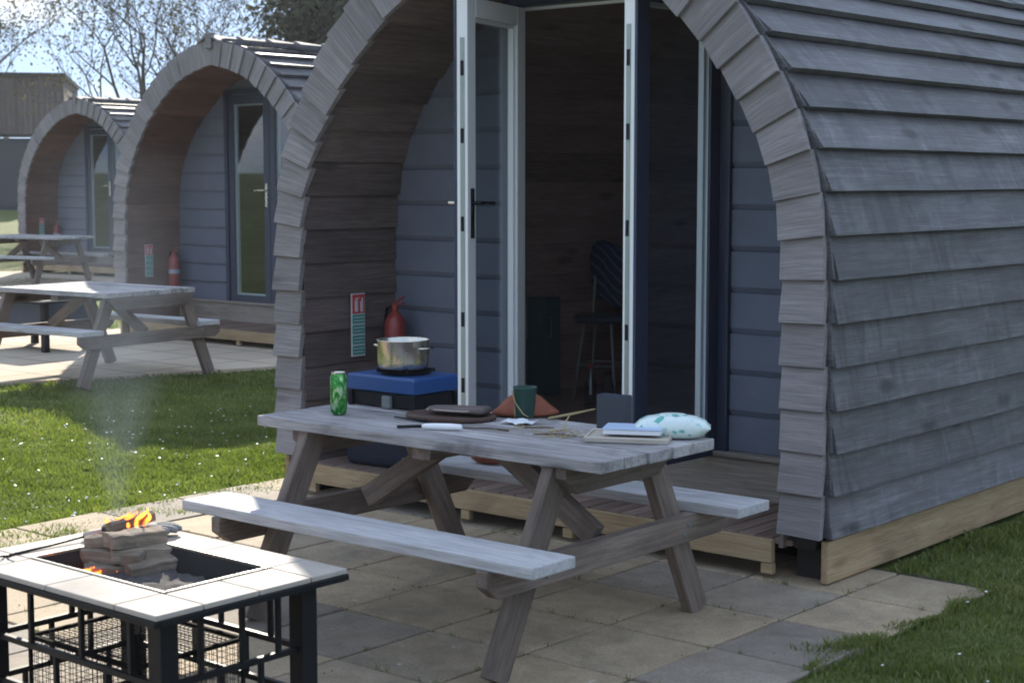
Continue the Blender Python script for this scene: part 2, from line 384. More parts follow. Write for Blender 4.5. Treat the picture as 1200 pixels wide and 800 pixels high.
# ------------------------------------------------------------------ arch profiles (half width x, height z)
OUT=[(1.635,0.02),(1.637,.6),(1.635,1.0),(1.63,1.3),(1.615,1.5),(1.585,1.66),(1.535,1.83),(1.455,2.0),(1.345,2.18),(1.21,2.36),(1.055,2.52),(.88,2.67),(.68,2.80),(.45,2.905),(.22,2.965),(0,3.0)]
INN=[(1.445,.02),(1.447,.6),(1.445,1.3),(1.425,1.55),(1.39,1.71),(1.33,1.87),(1.24,2.02),(1.13,2.16),(1.0,2.29),(.85,2.41),(.66,2.555),(.45,2.66),(.22,2.73),(0,2.76)]
def resample(P,s0,pitch):
    P=[Vector(p) for p in P]; L=[0]
    for a,b in zip(P,P[1:]): L.append(L[-1]+(b-a).length)
    n=max(2,round((L[-1]-s0)/pitch)); out=[]
    for i in range(n+1):
        s=s0+(L[-1]-s0)*i/n
        k=max(j for j in range(len(L)) if L[j]<=s+1e-9); k=min(k,len(P)-2)
        out.append(P[k].lerp(P[k+1],(s-L[k])/(L[k+1]-L[k])))
    return out
def norms(P):
    N=[]
    for i in range(len(P)):
        d=(P[min(i+1,len(P)-1)]-P[max(i-1,0)]).normalized(); N.append(Vector((d.y,-d.x)))  # outward for the right half
    N[-1]=(N[-1]+Vector((0,1))).normalized(); return N
def half_at(z,P=INN):
    for (x0,z0),(x1,z1) in zip(P,P[1:]):
        if z0<=z<=z1: return x0+(x1-x0)*(z-z0)/(z1-z0)
    return 0 if z>P[-1][1] else P[0][0]
def lap_boards(mb,P,side,y0,y1,out,lower,upper,thick,nseg,jit,splits=()):
    """lapped boards that run along y; lower edge stands off by 'lower', upper edge tucked in by 'upper'"""
    N=norms(P)
    for i in range(len(P)-1):
        ends=[y0]+[s+U(-.5,.5) for s in splits if random.random()<.55]+[y1]
        for a,b in zip(ends,ends[1:]):
            if b-a<.05: continue
            rings=[];gs=[]; ra=U(-1,1)*jit*.6; k0=random.random()
            for k in range(nseg+1):
                y=a+(b-a)*k/nseg
                if k==0 and a>y0: y+=.003
                if k==0 and a==y0: y+=U(-.012,.006)
                w=(math.sin(y*1.7+i*2.3+k0*9)*.5+U(-.5,.5))*jit
                e=U(-.5,.5)*jit*.7+ra
                dn=(P[i]-P[i+1]).normalized()
                q=[P[i]+N[i]*out*(lower+w)+dn*(e+.006), P[i+1]+N[i+1]*out*upper-dn*.012, P[i+1]+N[i+1]*out*(upper-thick)-dn*.012, P[i]+N[i]*out*(lower+w-thick)+dn*(e+.006)]
                rings.append([(side*v.x,y,v.y) for v in q])
                ww=(P[i+1]-P[i]).length
                gs+=[(y,0,0),(y,ww,0),(y,ww,thick),(y,0,thick)]
            mb.loft(rings,gs)

DX0,DX1,SILL,HEAD,PD=-.59,.69,.35,2.52,.68     # door opening, porch depth
def door_leaf(pod,sx,angle,handles):
    """hinge at origin, runs along sx*x; exterior face y=0, interior y=.075"""
    w=(DX1-DX0)/2-.003; H=HEAD-SILL-.012; st=.088; rl=.095
    def parts(y0,y1,mb,e=0):
        c=(y0+y1)/2; t=y1-y0
        for cx,cz,lx,lz,a in ((st/2,H/2,st,H,2),(w-st/2,H/2,st,H,2),(w/2,H-rl/2,w-2*st,rl,0),(w/2,rl/2,w-2*st,rl,0)):
            mb.box((sx*cx,c,cz),(lx-e,t,lz-e),ax=a)
    m=MB(); parts(0,.016,m); d=m.build('door',M['anthracite'],pod,bevel=.003,loc=(DX0 if sx>0 else DX1,PD-.01,SILL+.006),rot=(0,0,-sx*R(angle)))
    m=MB(); parts(.0165,.075,m,.002)
    # rebate lip and beads on the white inner side
    for cx in (st+.008,w-st-.008): m.box((sx*cx,.045,H/2),(.016,.03,H-2*rl),ax=2)
    for cz in (rl+.008,H-rl-.008): m.box((sx*w/2,.045,cz),(w-2*st-.034,.03,.016))
    m.build('inner_frame',M['white'],d,bevel=.004)
    m=MB(); m.box((sx*w/2,.022,H/2),(w-2*st+.01,.006,H-2*rl+.01)); m.build('glass_pane',M['glass'],d)
    if handles:
        for yy,s in ((-.004,-1),(.079,1)):
            m=MB(); xh=sx*(w-st*.5); m.box((xh,yy,1.13),(.028,.01,.24))
            m.tube([(xh,yy,1.18),(xh,yy+s*.045,1.18),(xh-sx*.02,yy+s*.055,1.18),(xh-sx*.12,yy+s*.055,1.178)],.009)
            m.build('handle',M['black'] if s>0 else M['steel'],d,smooth=False,bevel=.002)
    m=MB(); m.box((sx*(w+.0012),.048,H*.48),(.003,.022,H*.86))
    m.build('lock_strip',M['lock'],d)
    for zz in (.3,.62,1.08,1.5,1.82):
        m=MB(); m.box((sx*(w+.003),.048,zz),(.006,.016,.07)); m.build('lock_keep',M['black'],d)
    for zz in (.2,1.05,1.9):
        m=MB(); m.tube([(-sx*.006,-.012,zz-.05),(-sx*.006,-.012,zz+.05)],.011); m.build('hinge',M['anthracite'],d)
    return d

def make_pod(label,loc,rz,L,openang,lining,group,simple=False):
    pod=thing('camping_pod',label,'cabin',loc,rz,group)
    PO=resample(OUT,.185,.176); NO=norms(PO)
    cl=MB(); POc=[p-n*.012 for p,n in zip(PO,NO)]
    for side in (1,-1): lap_boards(cl,POc,side,.022,L,1,.055,.012,.030,14 if not simple else 8,.0035,(3.6,))
    for side in (1,-1):          # end batten that closes the board ends behind the arch trim
        for i in range(len(PO)-1):
            a,b=PO[i],PO[i+1]; q=(a+NO[i]*.03,b+NO[i+1]*.016,b-NO[i+1]*.06,a-NO[i]*.06)
            cl.loft([[(side*v.x,yy,v.y) for v in q] for yy in (.004,.019)],None,True,.2)
    cl.build('cladding',M['clad'],pod)
    # front arch trim: lapped shingles, lower edge standing forward
    tr=MB()
    for side in (1,-1):
        for i in range(len(PO)-1):
            wd=[.192+.045*smooth((PO[k].y-1.2)/1.7) for k in (i,i+1)]
            a,b=PO[i],PO[i+1]; na,nb=NO[i],NO[i+1]
            dn=(a-b).normalized(); j=[U(-.003,.003) for _ in range(6)]
            aL=a-na*(wd[0]+j[0])+dn*(.004+j[4]); aO=a+na*(.010+j[1])+dn*(.004+j[5]); bL=b-nb*(wd[1]+j[2]); bO=b+nb*(.004+j[3])
            if i==len(PO)-2: bL.x=max(bL.x,.0); bO.x=max(bO.x,0)
            fl=-.042+U(-.005,.004); fu=-.020
            F=[(side*aO.x,fl,aO.y),(side*aL.x,fl+U(-.003,.003),aL.y),(side*bL.x,fu,bL.y),(side*bO.x,fu,bO.y)]
            B=[(x,y+.026,z) for x,y,z in F]; B[2]=(B[2][0],.02,B[2][2]); B[3]=(B[3][0],.02,B[3][2])
            gs=[(0,.2,0),(.2,.2,0),(.2,0,0),(0,0,0)]; gs=[(u*.9,v,0) for u,v,_ in gs]
            tr.loft([F,B],gs+[(x,y,.03) for x,y,_ in gs])
    tr.build('arch_trim',M['shingle'],pod,bevel=.003)
    rc=MB(); rc.box((0,-.03,3.0),(.085,.05,.15)); 
    y=-.06
    while y<L:
        for side in (1,-1):
            A=Vector((0,3.055)); Bq=Vector((side*.16,2.985))
            z0=.012; 
            rc.loft([[(A.x,y,A.y+z0),(Bq.x,y,Bq.y+z0),(Bq.x,y,Bq.y-.02+z0),(A.x,y,A.y-.02+z0)],[(A.x,y+.42,A.y-.012),(Bq.x,y+.42,Bq.y-.012),(Bq.x,y+.42,Bq.y-.032),(A.x,y+.42,A.y-.032)]])
        y+=.38
    rc.build('ridge_cap',M['shingle'],pod,bevel=.003)
    # porch lining, lapped on the inside
    PI=resample(INN,.12,.176); li=MB()
    for side in (1,-1): lap_boards(li,PI,side,-.005,PD-.002,-1,.016,-.002,.02,5,.004)
    li.build('porch_lining',M[lining],pod)
    bk=MB()   # structure between lining and cladding, closes the shell
    for side in (1,-1):
        PO2=resample(OUT,.12,.3); PI2=resample(INN,.12,.3); n=min(len(PO2),len(PI2))
        NO2=norms(PO2)
        for i in range(n-1):
            a,b=PO2[i]-NO2[i]*.05,PO2[i+1]-NO2[i+1]*.05; c_,d_=PO2[i]-NO2[i]*.15,PO2[i+1]-NO2[i+1]*.15
            bk.loft([[(side*v.x,yy,v.y) for v in (a,b,d_,c_)] for yy in (.03,L-.05)])
    bk.build('shell',M['dark'],pod)
    # room lining, floor, end walls
    rm=MB(); PIr=resample([(x-.03,z) for x,z in INN[:-1]]+[(0,2.73)],.12,.19)
    for side in (1,-1): lap_boards(rm,PIr,side,PD+.09,L-.08,-1,.012,.006,.016,2,.001)
    rm.box((0,(PD+L)/2,SILL-.03),(2.9,L-PD-.1,.05),ax=1)
    rm.build('room_lining',M['room'],pod)
    ew=MB(); k=0; z=.14
    while z<2.74:
        z1=min(z+.19,2.745); a,b=half_at(z)+.12,half_at(min(z1,2.74))+.12
        ew.loft([[(-a,yy,z),(a,yy,z),(b,yy,z1-.002),(-b,yy,z1-.002)] for yy in (L-.09,L-.05)]); z=z1
    ew.build('rear_wall',M['wall'],pod)
    # front wall: shiplap boards with a chamfer, cut round the door
    fwm=MB(); z=.165; ad=.055
    while z<2.76:
        z1=min(z+.192,2.765); zc=z+.028
        def seg(xa,xb,zlo,zhi):
            if zhi-zlo<.01: return
            def ring(f):
                sec=[(PD,zhi-.001),(PD,zlo+.028 if zhi-zlo>.03 else zlo+.002),(PD+.016,zlo),(PD+.05,zlo),(PD+.05,zhi-.001)]
                return [(f(zz),yy,zz) for yy,zz in sec]
            r0=ring(xa); r1=ring(xb)
            gs=[(v[0],v[2],v[1]) for v in r0+r1]
            fwm.loft([r0,r1],gs)
        zt=z1
        if z<HEAD+.03:
            zt=min(z1,HEAD+.05)
            seg(lambda q:-half_at(q)-.004,lambda q:min(DX0-ad,half_at(q)),z,zt); seg(lambda q:DX1+ad,lambda q:max(DX1+ad+.001,half_at(q)+.004),z,zt)
            if z<SILL: pass
        if z1>HEAD+.05: seg(lambda q:-half_at(q)-.004,lambda q:half_at(q)+.004,max(z,HEAD+.05),z1)
        z=z1
    fwm.build('front_wall',M['wall'],pod)
    sb=MB(); zt=.36
    sb.box((0,PD-.014,(.165+zt)/2),(2.86,.03,zt-.165-.004))
    sb.box((0,PD-.022,zt+.008),(2.84,.06,.022))
    sb.build('sill_board',M['sill'],pod,bevel=.004)
    fr=MB()
    for xx in (DX0-ad/2,DX1+ad/2): fr.box((xx,PD+.03,(SILL+HEAD)/2+.035),(ad,.11,HEAD-SILL+.03),ax=2)
    fr.box(((DX0+DX1)/2,PD+.03,HEAD+.027),(DX1-DX0-.002,.11,.05)); fr.box(((DX0+DX1)/2,PD+.03,SILL-.002),(DX1-DX0,.1,.02))
    fr.build('door_frame',M['anthracite'],pod,bevel=.003)
    fi=MB()
    for xx in (DX0+.006,DX1-.006): fi.box((xx,PD+.066,(SILL+HEAD)/2),(.012,.034,HEAD-SILL-.02),ax=2)
    fi.box(((DX0+DX1)/2,PD+.066,HEAD-.006),(DX1-DX0-.026,.034,.014)); 
    fi.build('inner_door_frame',M['white'],pod)
    for sx in (1,-1): door_leaf(pod,sx,(openang-5.5 if sx>0 else openang+7) if openang else 0,sx>0)
    # deck inside the porch
    dk=MB(); x=-1.42
    while x<1.42:
        w=.088
        dk.box((x+w/2,PD/2-.005,.158),(w-.008,PD-.04,.026),Euler((0,0,U(-.004,.004))).to_matrix(),ax=1); x+=w
    dk=dk.build('deck',M['deck'],pod,bevel=.003)
    fa=MB()
    fa.box((0,-.008,.118),(2.82,.03,.098))
    for x in (-1.38,-.3,.33,1.385): fa.box((x,-.004,.044),(.055,.03,.046))
    fa.build('fascia',M['fresh'],dk,bevel=.003)
    # base beams, skids
    for side in (1,-1):
        m=MB(); m.box((side*1.628,L/2+.02,.095),(.032,L-.02,.175),ax=1); m.build('base_beam',M['fresh'],pod,bevel=.004)
        m=MB(); m.box((side*1.53,L/2+.06,.085),(.15,L-.1,.17),ax=1); m.build('skid',M['dark'],pod)
    return pod

pod1=make_pod('nearest grey timber camping pod with its white inner doors standing wide open',(-4.88,5.75,0),0,5.6,81,'lining','arched timber camping pods')
pod2=make_pod('middle arched camping pod with closed dark glazed doors behind the large lit picnic table',(-12.73,10.41,0),0,5.6,0,'bounce_lining','arched timber camping pods',True)
pod3=make_pod('farthest arched camping pod, smallest in view, beside the flat roofed building',(-23.7,16.43,0),R(4),5.6,0,'bounce_lining','arched timber camping pods',True)

# ------------------------------------------------------------------ notices and extinguishers on the porch walls
M['notice_white']=plain('notice_white',(.50,.52,.55),.5,bump=0); M['notice_red']=plain('notice_red',(.5,.05,.045),.5,bump=0); M['notice_green']=plain('notice_green',(.03,.27,.22),.5,bump=0)
M['band']=plain('pale_blue_label',(.30,.33,.40),.5,bump=0)
def notice(label,loc,rz=0,ry=0):
    """hangs on the inside of the left porch wall, faces +x; origin at its bottom centre"""
    t=thing('fire_notice',label,'sign',loc,rz,'fire notices in the porches')
    m=MB(); m.box((0,0,.17),(.006,.10,.34),ax=2); m.build('backing_plate',M['notice_white'],t,bevel=.001)
    m=MB(); m.box((.0045,0,.283),(.003,.088,.102)); m.build('red_panel',M['notice_red'],t)
    m=MB(); X=.0075
    # extinguisher pictogram, and flame-like bar beside it
    m.box((X,-.018,.272),(.002,.022,.06)); m.box((X,-.018,.309),(.002,.012,.012)); m.box((X,-.008,.314),(.002,.02,.006)); m.box((X,.022,.268),(.002,.018,.055)); m.box((X,.026,.304),(.002,.01,.022))
    m.build('pictogram',M['notice_white'],t)
    for k in range(4):
        z=.202-k*.056
        m=MB(); m.box((.0045,0,z),(.003,.088,.046)); gp=m.build('green_panel',M['notice_green'],t)
        m=MB()
        for q in range(2):
            y=-.036
            while y<.034:
                w=U(.005,.014); m.box((.0068,y+w/2,z+.009-q*.018),(.0015,w,.006)); y+=w+.005
        m.build('lettering',M['notice_white'],gp)
    return t
def extinguisher(label,loc,rz=0):
    t=thing('fire_extinguisher',label,'extinguisher',loc,rz,'red fire extinguishers in the porches')
    m=MB(); m.lathe([(.0,.0),(.062,.0),(.068,.012),(.068,.32),(.06,.36),(.035,.395),(.02,.405),(.02,.42)],n=24); m.build('cylinder',M['red'],t,smooth=True)
    m=MB(); m.lathe([(.0685,.17),(.069,.17),(.069,.22),(.0685,.22)],n=24,caps=False); m.build('instruction_band',M['band'],t)
    m=MB(); m.lathe([(.016,.418),(.022,.42),(.022,.45),(.012,.455)],n=12); m.box((.03,0,.452),(.10,.018,.012),Euler((0,-.25,0)).to_matrix()); m.box((.03,0,.478),(.11,.018,.01),Euler((0,-.5,0)).to_matrix()); m.build('valve_lever',M['red'],t,bevel=.002)
    t.scale=(.86,.86,.86)
    m=MB(); m.tube([(-.02,0,.44),(-.07,.0,.43),(-.085,0,.36),(-.08,0,.22),(-.075,0,.12)],.009); m.build('hose',M['black'],t,smooth=True)
    return t
notice('fire notice with red panel on the dark porch wall above the green can',(-6.296,6.112,.70))
extinguisher('red fire extinguisher behind the steel pot in the open pod porch',(-6.20,6.30,.585))
notice('fire notice on the porch wall of the middle pod',(-14.145,10.66,.62))
extinguisher('red fire extinguisher on the porch wall of the middle pod',(-14.07,10.93,.5))
notice('small fire notice in the porch of the farthest pod',(-25.13,16.63,.62),R(4))
extinguisher('red fire extinguisher in the porch of the farthest pod',(-25.08,16.9,.5),R(4))

# ------------------------------------------------------------------ picnic tables
def picnic_table(label,loc,rz,L=1.69,TW=.68,H=.72,BH=.44,BW=.22,BO=.71,FOOT=.60,frame=.60,leg=M['leg'],top=M['top'],seat=M['seat'],nplank=5):
    t=thing('picnic_table',label,'picnic table',loc,rz,'timber picnic tables')
    tp=MB(); w=TW/nplank
    for i in range(nplank):
        tp.box((U(-.006,.006),-TW/2+w*(i+.5),H-.02+U(-.0015,.0015)),(L+U(-.012,.012),w-.007,.04),Euler((0,0,U(-.002,.002))).to_matrix())
    tp.build('tabletop',top,t,bevel=.004)
    for s in (-1,1):
        b=MB(); b.box((0,s*(BO-BW/2),BH-.02),(L+.02,BW,.04)); b.build('bench',seat,t,bevel=.005)
    for sx in (-1,1):
        x=sx*frame
        for s in (-1,1):
            m=MB(); m.beam((x,s*FOOT,0.0),(x,s*(TW/2-.08),H-.042),.10,.048,up=(1,0,0) if False else (0,s*1.0,.6)); 
            m.build('leg',leg,t,bevel=.004)
        m=MB(); xo=x+sx*.05
        yb=BO+.01; z=BH-.04-.05
        # bench bearer with clipped lower ends
        sec=[(-yb,z+.05),(yb,z+.05),(yb,z-.005),(yb-.06,z-.05),(-yb+.06,z-.05),(-yb,z-.005)]
        R0=[(xo-.023,y,zz) for y,zz in sec]; R1=[(xo+.023,y,zz) for y,zz in sec]
        m.loft([R0,R1],[(y,zz,0) for y,zz in sec]+[(y,zz,.05) for y,zz in sec]); m.build('crossbar',leg,t,bevel=.003)
        for s in (-1,1):
            for dz in (.015,-.02):
                yy=s*(FOOT+(TW/2-.08-FOOT)*((BH-.09)/(H-.042)))+s*dz*.8
                mb=MB(); mb.lathe([(0,0),(.010,0),(.010,.002),(.0065,.003),(.006,.007),(0,.0075)],c=(xo+sx*.023,yy,BH-.09+dz),n=10,M=Matrix.Rotation(sx*R(90),3,'Y')); mb.build('bolt',M['glove'],t)
        m=MB(); yb=TW/2-.03; z=H-.04-.05
        sec=[(-yb,z+.049),(yb,z+.049),(yb,z+.01),(yb-.07,z-.05),(-yb+.07,z-.05),(-yb,z+.01)]
        m.loft([[(xo-.023,y,zz) for y,zz in sec],[(xo+.023,y,zz) for y,zz in sec]],[(y,zz,0) for y,zz in sec]+[(y,zz,.05) for y,zz in sec]); m.build('top_bearer',leg,t,bevel=.003)
        m=MB(); m.beam((x-sx*.03,0,BH-.06),(sx*.10,0,H-.05),.085,.045,up=(0,0,1)); m.build('brace',leg,t,bevel=.003)
    m=MB(); m.box((0,0,H-.065),(.09,TW-.08,.045),ax=1); m.build('batten',leg,t,bevel=.003)
    return t
T1=picnic_table('near weathered picnic table laid with stove, pot, can and boards',(-4.035,4.525,.006),R(.6))
T2=picnic_table('large picnic table half in sun on the beige patio of the middle pod',(-11.48,8.1,.012),R(5),L=1.38,TW=.95,H=.74,BH=.45,BO=.74,FOOT=.68,frame=.62,nplank=7)
T3=picnic_table('far small picnic table in front of the farthest pod',(-22.75,14.9,.012),R(12),L=1.8,TW=.8,H=.74,nplank=6)
far_patio('patio',[(-21.2,13.6),(-21.5,16.9),(-25.6,16.7),(-26.9,13.0)],.012)

# ------------------------------------------------------------------ fire pit table
def fire_pit(label,loc,rz=0,burning=True,panels=False):
    W_,D_,H=1.02,.70,.5; x1,y0=0,0                 # origin: front right corner column on the ground; runs to -x, +y
    t=thing('fire_pit_table',label,'fire pit',loc,rz,'square metal fire pit tables')
    cx=-W_/2; cy=D_/2; ox0,ox1,oy0,oy1=-W_+.195,-.185,.172,D_-.152
    tl=MB()
    def tile(xa,xb,ya,yb): tl.box(((xa+xb)/2,(ya+yb)/2,H-.008),(xb-xa-.004,yb-ya-.004,.016))
    for a,b in ((-W_,ox0),(ox0,cx),(cx,ox1),(ox1,0)): tile(a,b,0,oy0-.008)
    for a,b in ((-W_,ox0),(ox0,cx),(cx,ox1),(ox1,0)): tile(a,b,oy1+.008,D_)
    tile(-W_,ox0-.008,oy0-.008,oy1+.008); tile(ox1+.008,0,oy0-.008,(oy0+oy1)/2); tile(ox1+.008,0,(oy0+oy1)/2,oy1+.008)
    tl.build('tile_top',M['tile'],t,bevel=.003)
    m=MB()   # apron and rim
    for c,s in (((cx,.006,H-.026),(W_,.02,.018)),((cx,D_-.006,H-.026),(W_,.02,.018)),((-.006,cy,H-.026),(.02,D_-.03,.018)),((-W_+.006,cy,H-.026),(.02,D_-.03,.018))): m.box(c,s)
    m.box((cx,oy0/2,H-.0215),(W_-.04,oy0-.02,.008)); m.box((cx,(oy1+D_)/2,H-.0215),(W_-.04,D_-oy1-.02,.008)); m.box((-W_+.1,cy,H-.0215),(.17,oy1-oy0,.008)); m.box((-.095,cy,H-.0215),(.16,oy1-oy0,.008))
    m.build('apron',M['black'],t,bevel=.002)
    m=MB(); z=H+.001
    for c,s in ((((ox0+ox1)/2,oy0-.003,z),(ox1-ox0+.014,.008,.006)),(((ox0+ox1)/2,oy1+.003,z),(ox1-ox0+.014,.008,.006)),((ox0-.003,(oy0+oy1)/2,z),(.008,oy1-oy0-.006,.008)),((ox1+.003,(oy0+oy1)/2,z),(.008,oy1-oy0-.006,.008))): m.box(c,s)
    m.build('bowl_rim',M['steel'],t,bevel=.002)
    m=MB(); zb=H-.105                      # sheet metal bowl
    e=.03
    top=[(ox0,oy0),(ox1,oy0),(ox1,oy1),(ox0,oy1)]; bot=[(ox0+e,oy0+e),(ox1-e,oy0+e),(ox1-e,oy1-e),(ox0+e,oy1-e)]
    m.loft([[(x,y,H-.004) for x,y in top],[(x,y,zb) for x,y in bot]],caps=False); m.add([(x,y,zb) for x,y in bot],[(0,1,2,3)])
    m.build('fire_bowl',M['ember'],t)
    if burning:
        m=MB(); nx,ny=26,18; vs=[]
        for i in range(nx):
            for j in range(ny):
                vs.append((ox0+e+.001+(ox1-ox0-2*e-.002)*i/(nx-1),oy0+e+.001+(oy1-oy0-2*e-.002)*j/(ny-1),zb+.035+U(-.008,.012)))
        m.add(vs,[(i*ny+j,(i+1)*ny+j,(i+1)*ny+j+1,i*ny+j+1) for i in range(nx-1) for j in range(ny-1)]); o=m.build('ash_bed',M['ash'],t,smooth=True)
    lg=.060; a=.095
    P=[(-a,a),(-a,D_-a),(-W_+a,a),(-W_+a,D_-a)]
    for x,y in P:
        m=MB(); m.box((x,y,(H-.036)/2),(lg,lg,H-.036),ax=2); m.build('leg',M['black'],t,bevel=.004)
    def side(p,q):
        m=MB(); p=Vector((*p,0)); q=Vector((*q,0)); d=(q-p).normalized(); p=p+d*lg/2; q=q-d*lg/2
        z3=(.385,.265,.13) ; r=.0075
        for zz in (.265,.13): m.beam(p+Vector((0,0,zz)),q+Vector((0,0,zz)),.018,.018)
        L=(q-p).length
        for f in (.22,.55,.85): m.beam(p+d*L*f+Vector((0,0,.274)),p+d*L*f+Vector((0,0,H-.037)),.015,.015,up=(1,0,0))
        for f in (.38,.7): m.beam(p+d*L*f+Vector((0,0,.139)),p+d*L*f+Vector((0,0,.256)),.015,.015,up=(1,0,0))
        for f in (.16,.85): m.beam(p+d*L*f+Vector((0,0,.0)),p+d*L*f+Vector((0,0,.121)),.015,.015,up=(1,0,0))
        return m.build('lattice_side',M['black'],t,bevel=.002)
    if panels:
        for p,q in ((P[2],P[0]),(P[0],P[1]),(P[3],P[1]),(P[2],P[3])):
            m=MB(); p=Vector((*p,0)); q=Vector((*q,0)); d=(q-p).normalized(); m.beam(p+d*.032+Vector((0,0,.31)),q-d*.032+Vector((0,0,.31)),.30,.02); m.build('side_panel',M['anthracite'],t,bevel=.003)
        return t
    side(P[2],P[0]); side(P[0],P[1]); side(P[3],P[1]); side(P[2],P[3])
    return t
FPX,FPY=-3.43,2.58
fire_pit('tiled black fire pit table with burning logs nearest the camera',(FPX,FPY,.006))
fire_pit('dark fire pit table behind the large picnic table, cut by the photo edge',(-13.25,8.75,.012),R(4),False,True)
def fp(x,y,z=.5): return (x,y,z+.006)

# wire spark guard stored below
t=thing('spark_guard','black wire mesh spark guard with ring handle stored under the fire pit table','spark guard',(-4.02,2.95,.02))
m=MB(); gw,gd,gh=.52,.40,.24
for zz in (.01,gh): 
    c=[(-gw/2,-gd/2,zz),(gw/2,-gd/2,zz),(gw/2,gd/2,zz),(-gw/2,gd/2,zz)]
    for a,b in zip(c,c[1:]+c[:1]): m.beam(a,b,.012,.012)
for sx in(-1,1):
    for sy in(-1,1): m.beam((sx*gw/2,sy*gd/2,.017),(sx*gw/2,sy*gd/2,gh-.007),.01,.01,up=(1,0,0))
m.build('rim',M['wire'],t)
m=MB(); r=.0010
def grid(A,B,C,nu,nv):
    A,B,C=Vector(A),Vector(B),Vector(C)
    for i in range(1,nu): p=A+(B-A)*i/nu; m.tube([p,p+(C-A)],r,4)
    for j in range(1,nv): p=A+(C-A)*j/nv; m.tube([p,p+(B-A)],r,4)
for sy in(-1,1): grid((-gw/2,sy*gd/2,.01),(gw/2,sy*gd/2,.01),(-gw/2,sy*gd/2,gh),26,12)
for sx in(-1,1): grid((sx*gw/2,-gd/2,.01),(sx*gw/2,gd/2,.01),(sx*gw/2,-gd/2,gh),20,12)
grid((-gw/2,-gd/2,gh),(gw/2,-gd/2,gh),(-gw/2,gd/2,gh),26,20)
m.build('wire_mesh',M['wire'],t)
m=MB(); m.tube([(.028*math.cos(a),0,gh+.04+.028*math.sin(a)) for a in np.linspace(-math.pi/2,1.5*math.pi,20)],.004,6); m.build('ring_handle',M['black'],t)

# ------------------------------------------------------------------ logs, flames, poker, glove
def log(label,c,L,w,h,rz,tilt=0,roll=0):
    m=MB(); n=7; sec=[(-w/2,-h/2),(w/2,-h*.45),(w*.5,h*.4),(w*.05,h*.55),(-w*.5,h*.35)]
    rings=[];gs=[]
    for i in range(n):
        x=-L/2+L*i/(n-1); rings.append([(x+U(-.003,.003),y+U(-.004,.004),z+U(-.003,.003)) for y,z in sec]); gs+=[(x,y,z) for y,z in sec]
    m.loft(rings,gs); o=m.build('log',M['log'],loc=c,rot=(roll,tilt,rz),bevel=.002)
    return tag(o,label,'firewood','split logs stacked in the fire pit')

log('thick split log at the front right of the burning stack, resting above a pale chip',(-4.065,3.075,.449),.21,.062,.055,R(80),R(-4))
log('log in the front left of the stack pointing at the camera, one end charred',(-4.155,2.985,.435),.20,.055,.055,R(58),R(2))
log('log at the bottom rear of the stack, half hidden by the others',(-4.225,3.045,.437),.24,.06,.055,R(95),0)
log('log in the middle of the stack, under the broad topmost log',(-4.125,3.06,.487),.20,.058,.046,R(66),R(2))
log('log lying crosswise in the stack above the left flame',(-4.175,2.985,.483),.20,.05,.045,R(28),R(2))
log('thin log second from the top, its end facing left',(-4.195,3.0,.527),.17,.045,.038,R(40),R(-3))
log('broad split log topmost on the burning stack',(-4.15,3.05,.533),.19,.066,.05,R(84),R(3))
log('thin topmost stick of firewood leaning back towards the grey glove',(-4.235,3.10,.566),.16,.04,.028,R(85),R(-5))
m=MB(); m.loft([[(-.03,-.012,0),(.03,-.01,0),(.034,.012,.004),(-.028,.014,0)],[(-.026,-.01,.022),(.026,-.008,.026),(.03,.01,.018),(-.024,.012,.02)]])
M['chip']=wood('pale_chip',(.35,.26,.16),(.5,.38,.25),(.6,.48,.34),bump=.3)
o=m.build('wood_chip',M['chip'],loc=(-4.015,3.09,.408),rot=(0,0,R(70)),bevel=.002); tag(o,'small pale wood chip on the ash beside the stacked logs','wood chip')
m=MB(); m.tube([(0,0,0),(.02,.004,.004),(.055,.006,.002)],[.006,.007,.004],7); o=m.build('wood_chip',M['paper'],loc=(-4.20,2.915,.437),rot=(0,0,R(50))); tag(o,'white ash covered stick end glowing beside the left flame','ember')
def flame(label,loc,spec):
    m=MB()
    for (x,y,h,r,lx,ly) in spec:
        path=[];rad=[]
        for k in range(9):
            q=k/8; path.append((x+lx*q*q+.007*math.sin(q*7+x*60),y+ly*q*q+.007*math.cos(q*6+y*50),h*.62*q)); rad.append(max(.0006,r*(math.sin(math.pi*min(1,q*.85+.15))**.8)*(1-q*.35)))
        m.tube(path,rad,10)
    o=m.build('flame',M['flame'],loc=loc,smooth=True); return tag(o,label,'flame','flames in the fire pit')
flame('low round orange flame at the left end of the log stack',(-4.185,2.875,.425),[(0,0,.055,.014,.005,.01),(.022,.012,.07,.012,-.005,.0),(-.016,-.012,.045,.012,-.01,.0),(.03,.03,.05,.011,.0,.01),(.004,.03,.065,.010,.01,.0)])
flame('taller flickering flame rising behind the top of the log stack',(-4.25,3.06,.55),[(0,0,.06,.012,.01,.01),(.02,.02,.085,.012,.02,.02),(-.02,-.02,.05,.010,-.005,.0),(.035,.05,.10,.010,.02,.03),(.05,.07,.075,.009,.0,.02),(-.01,.03,.07,.010,.01,.02)])
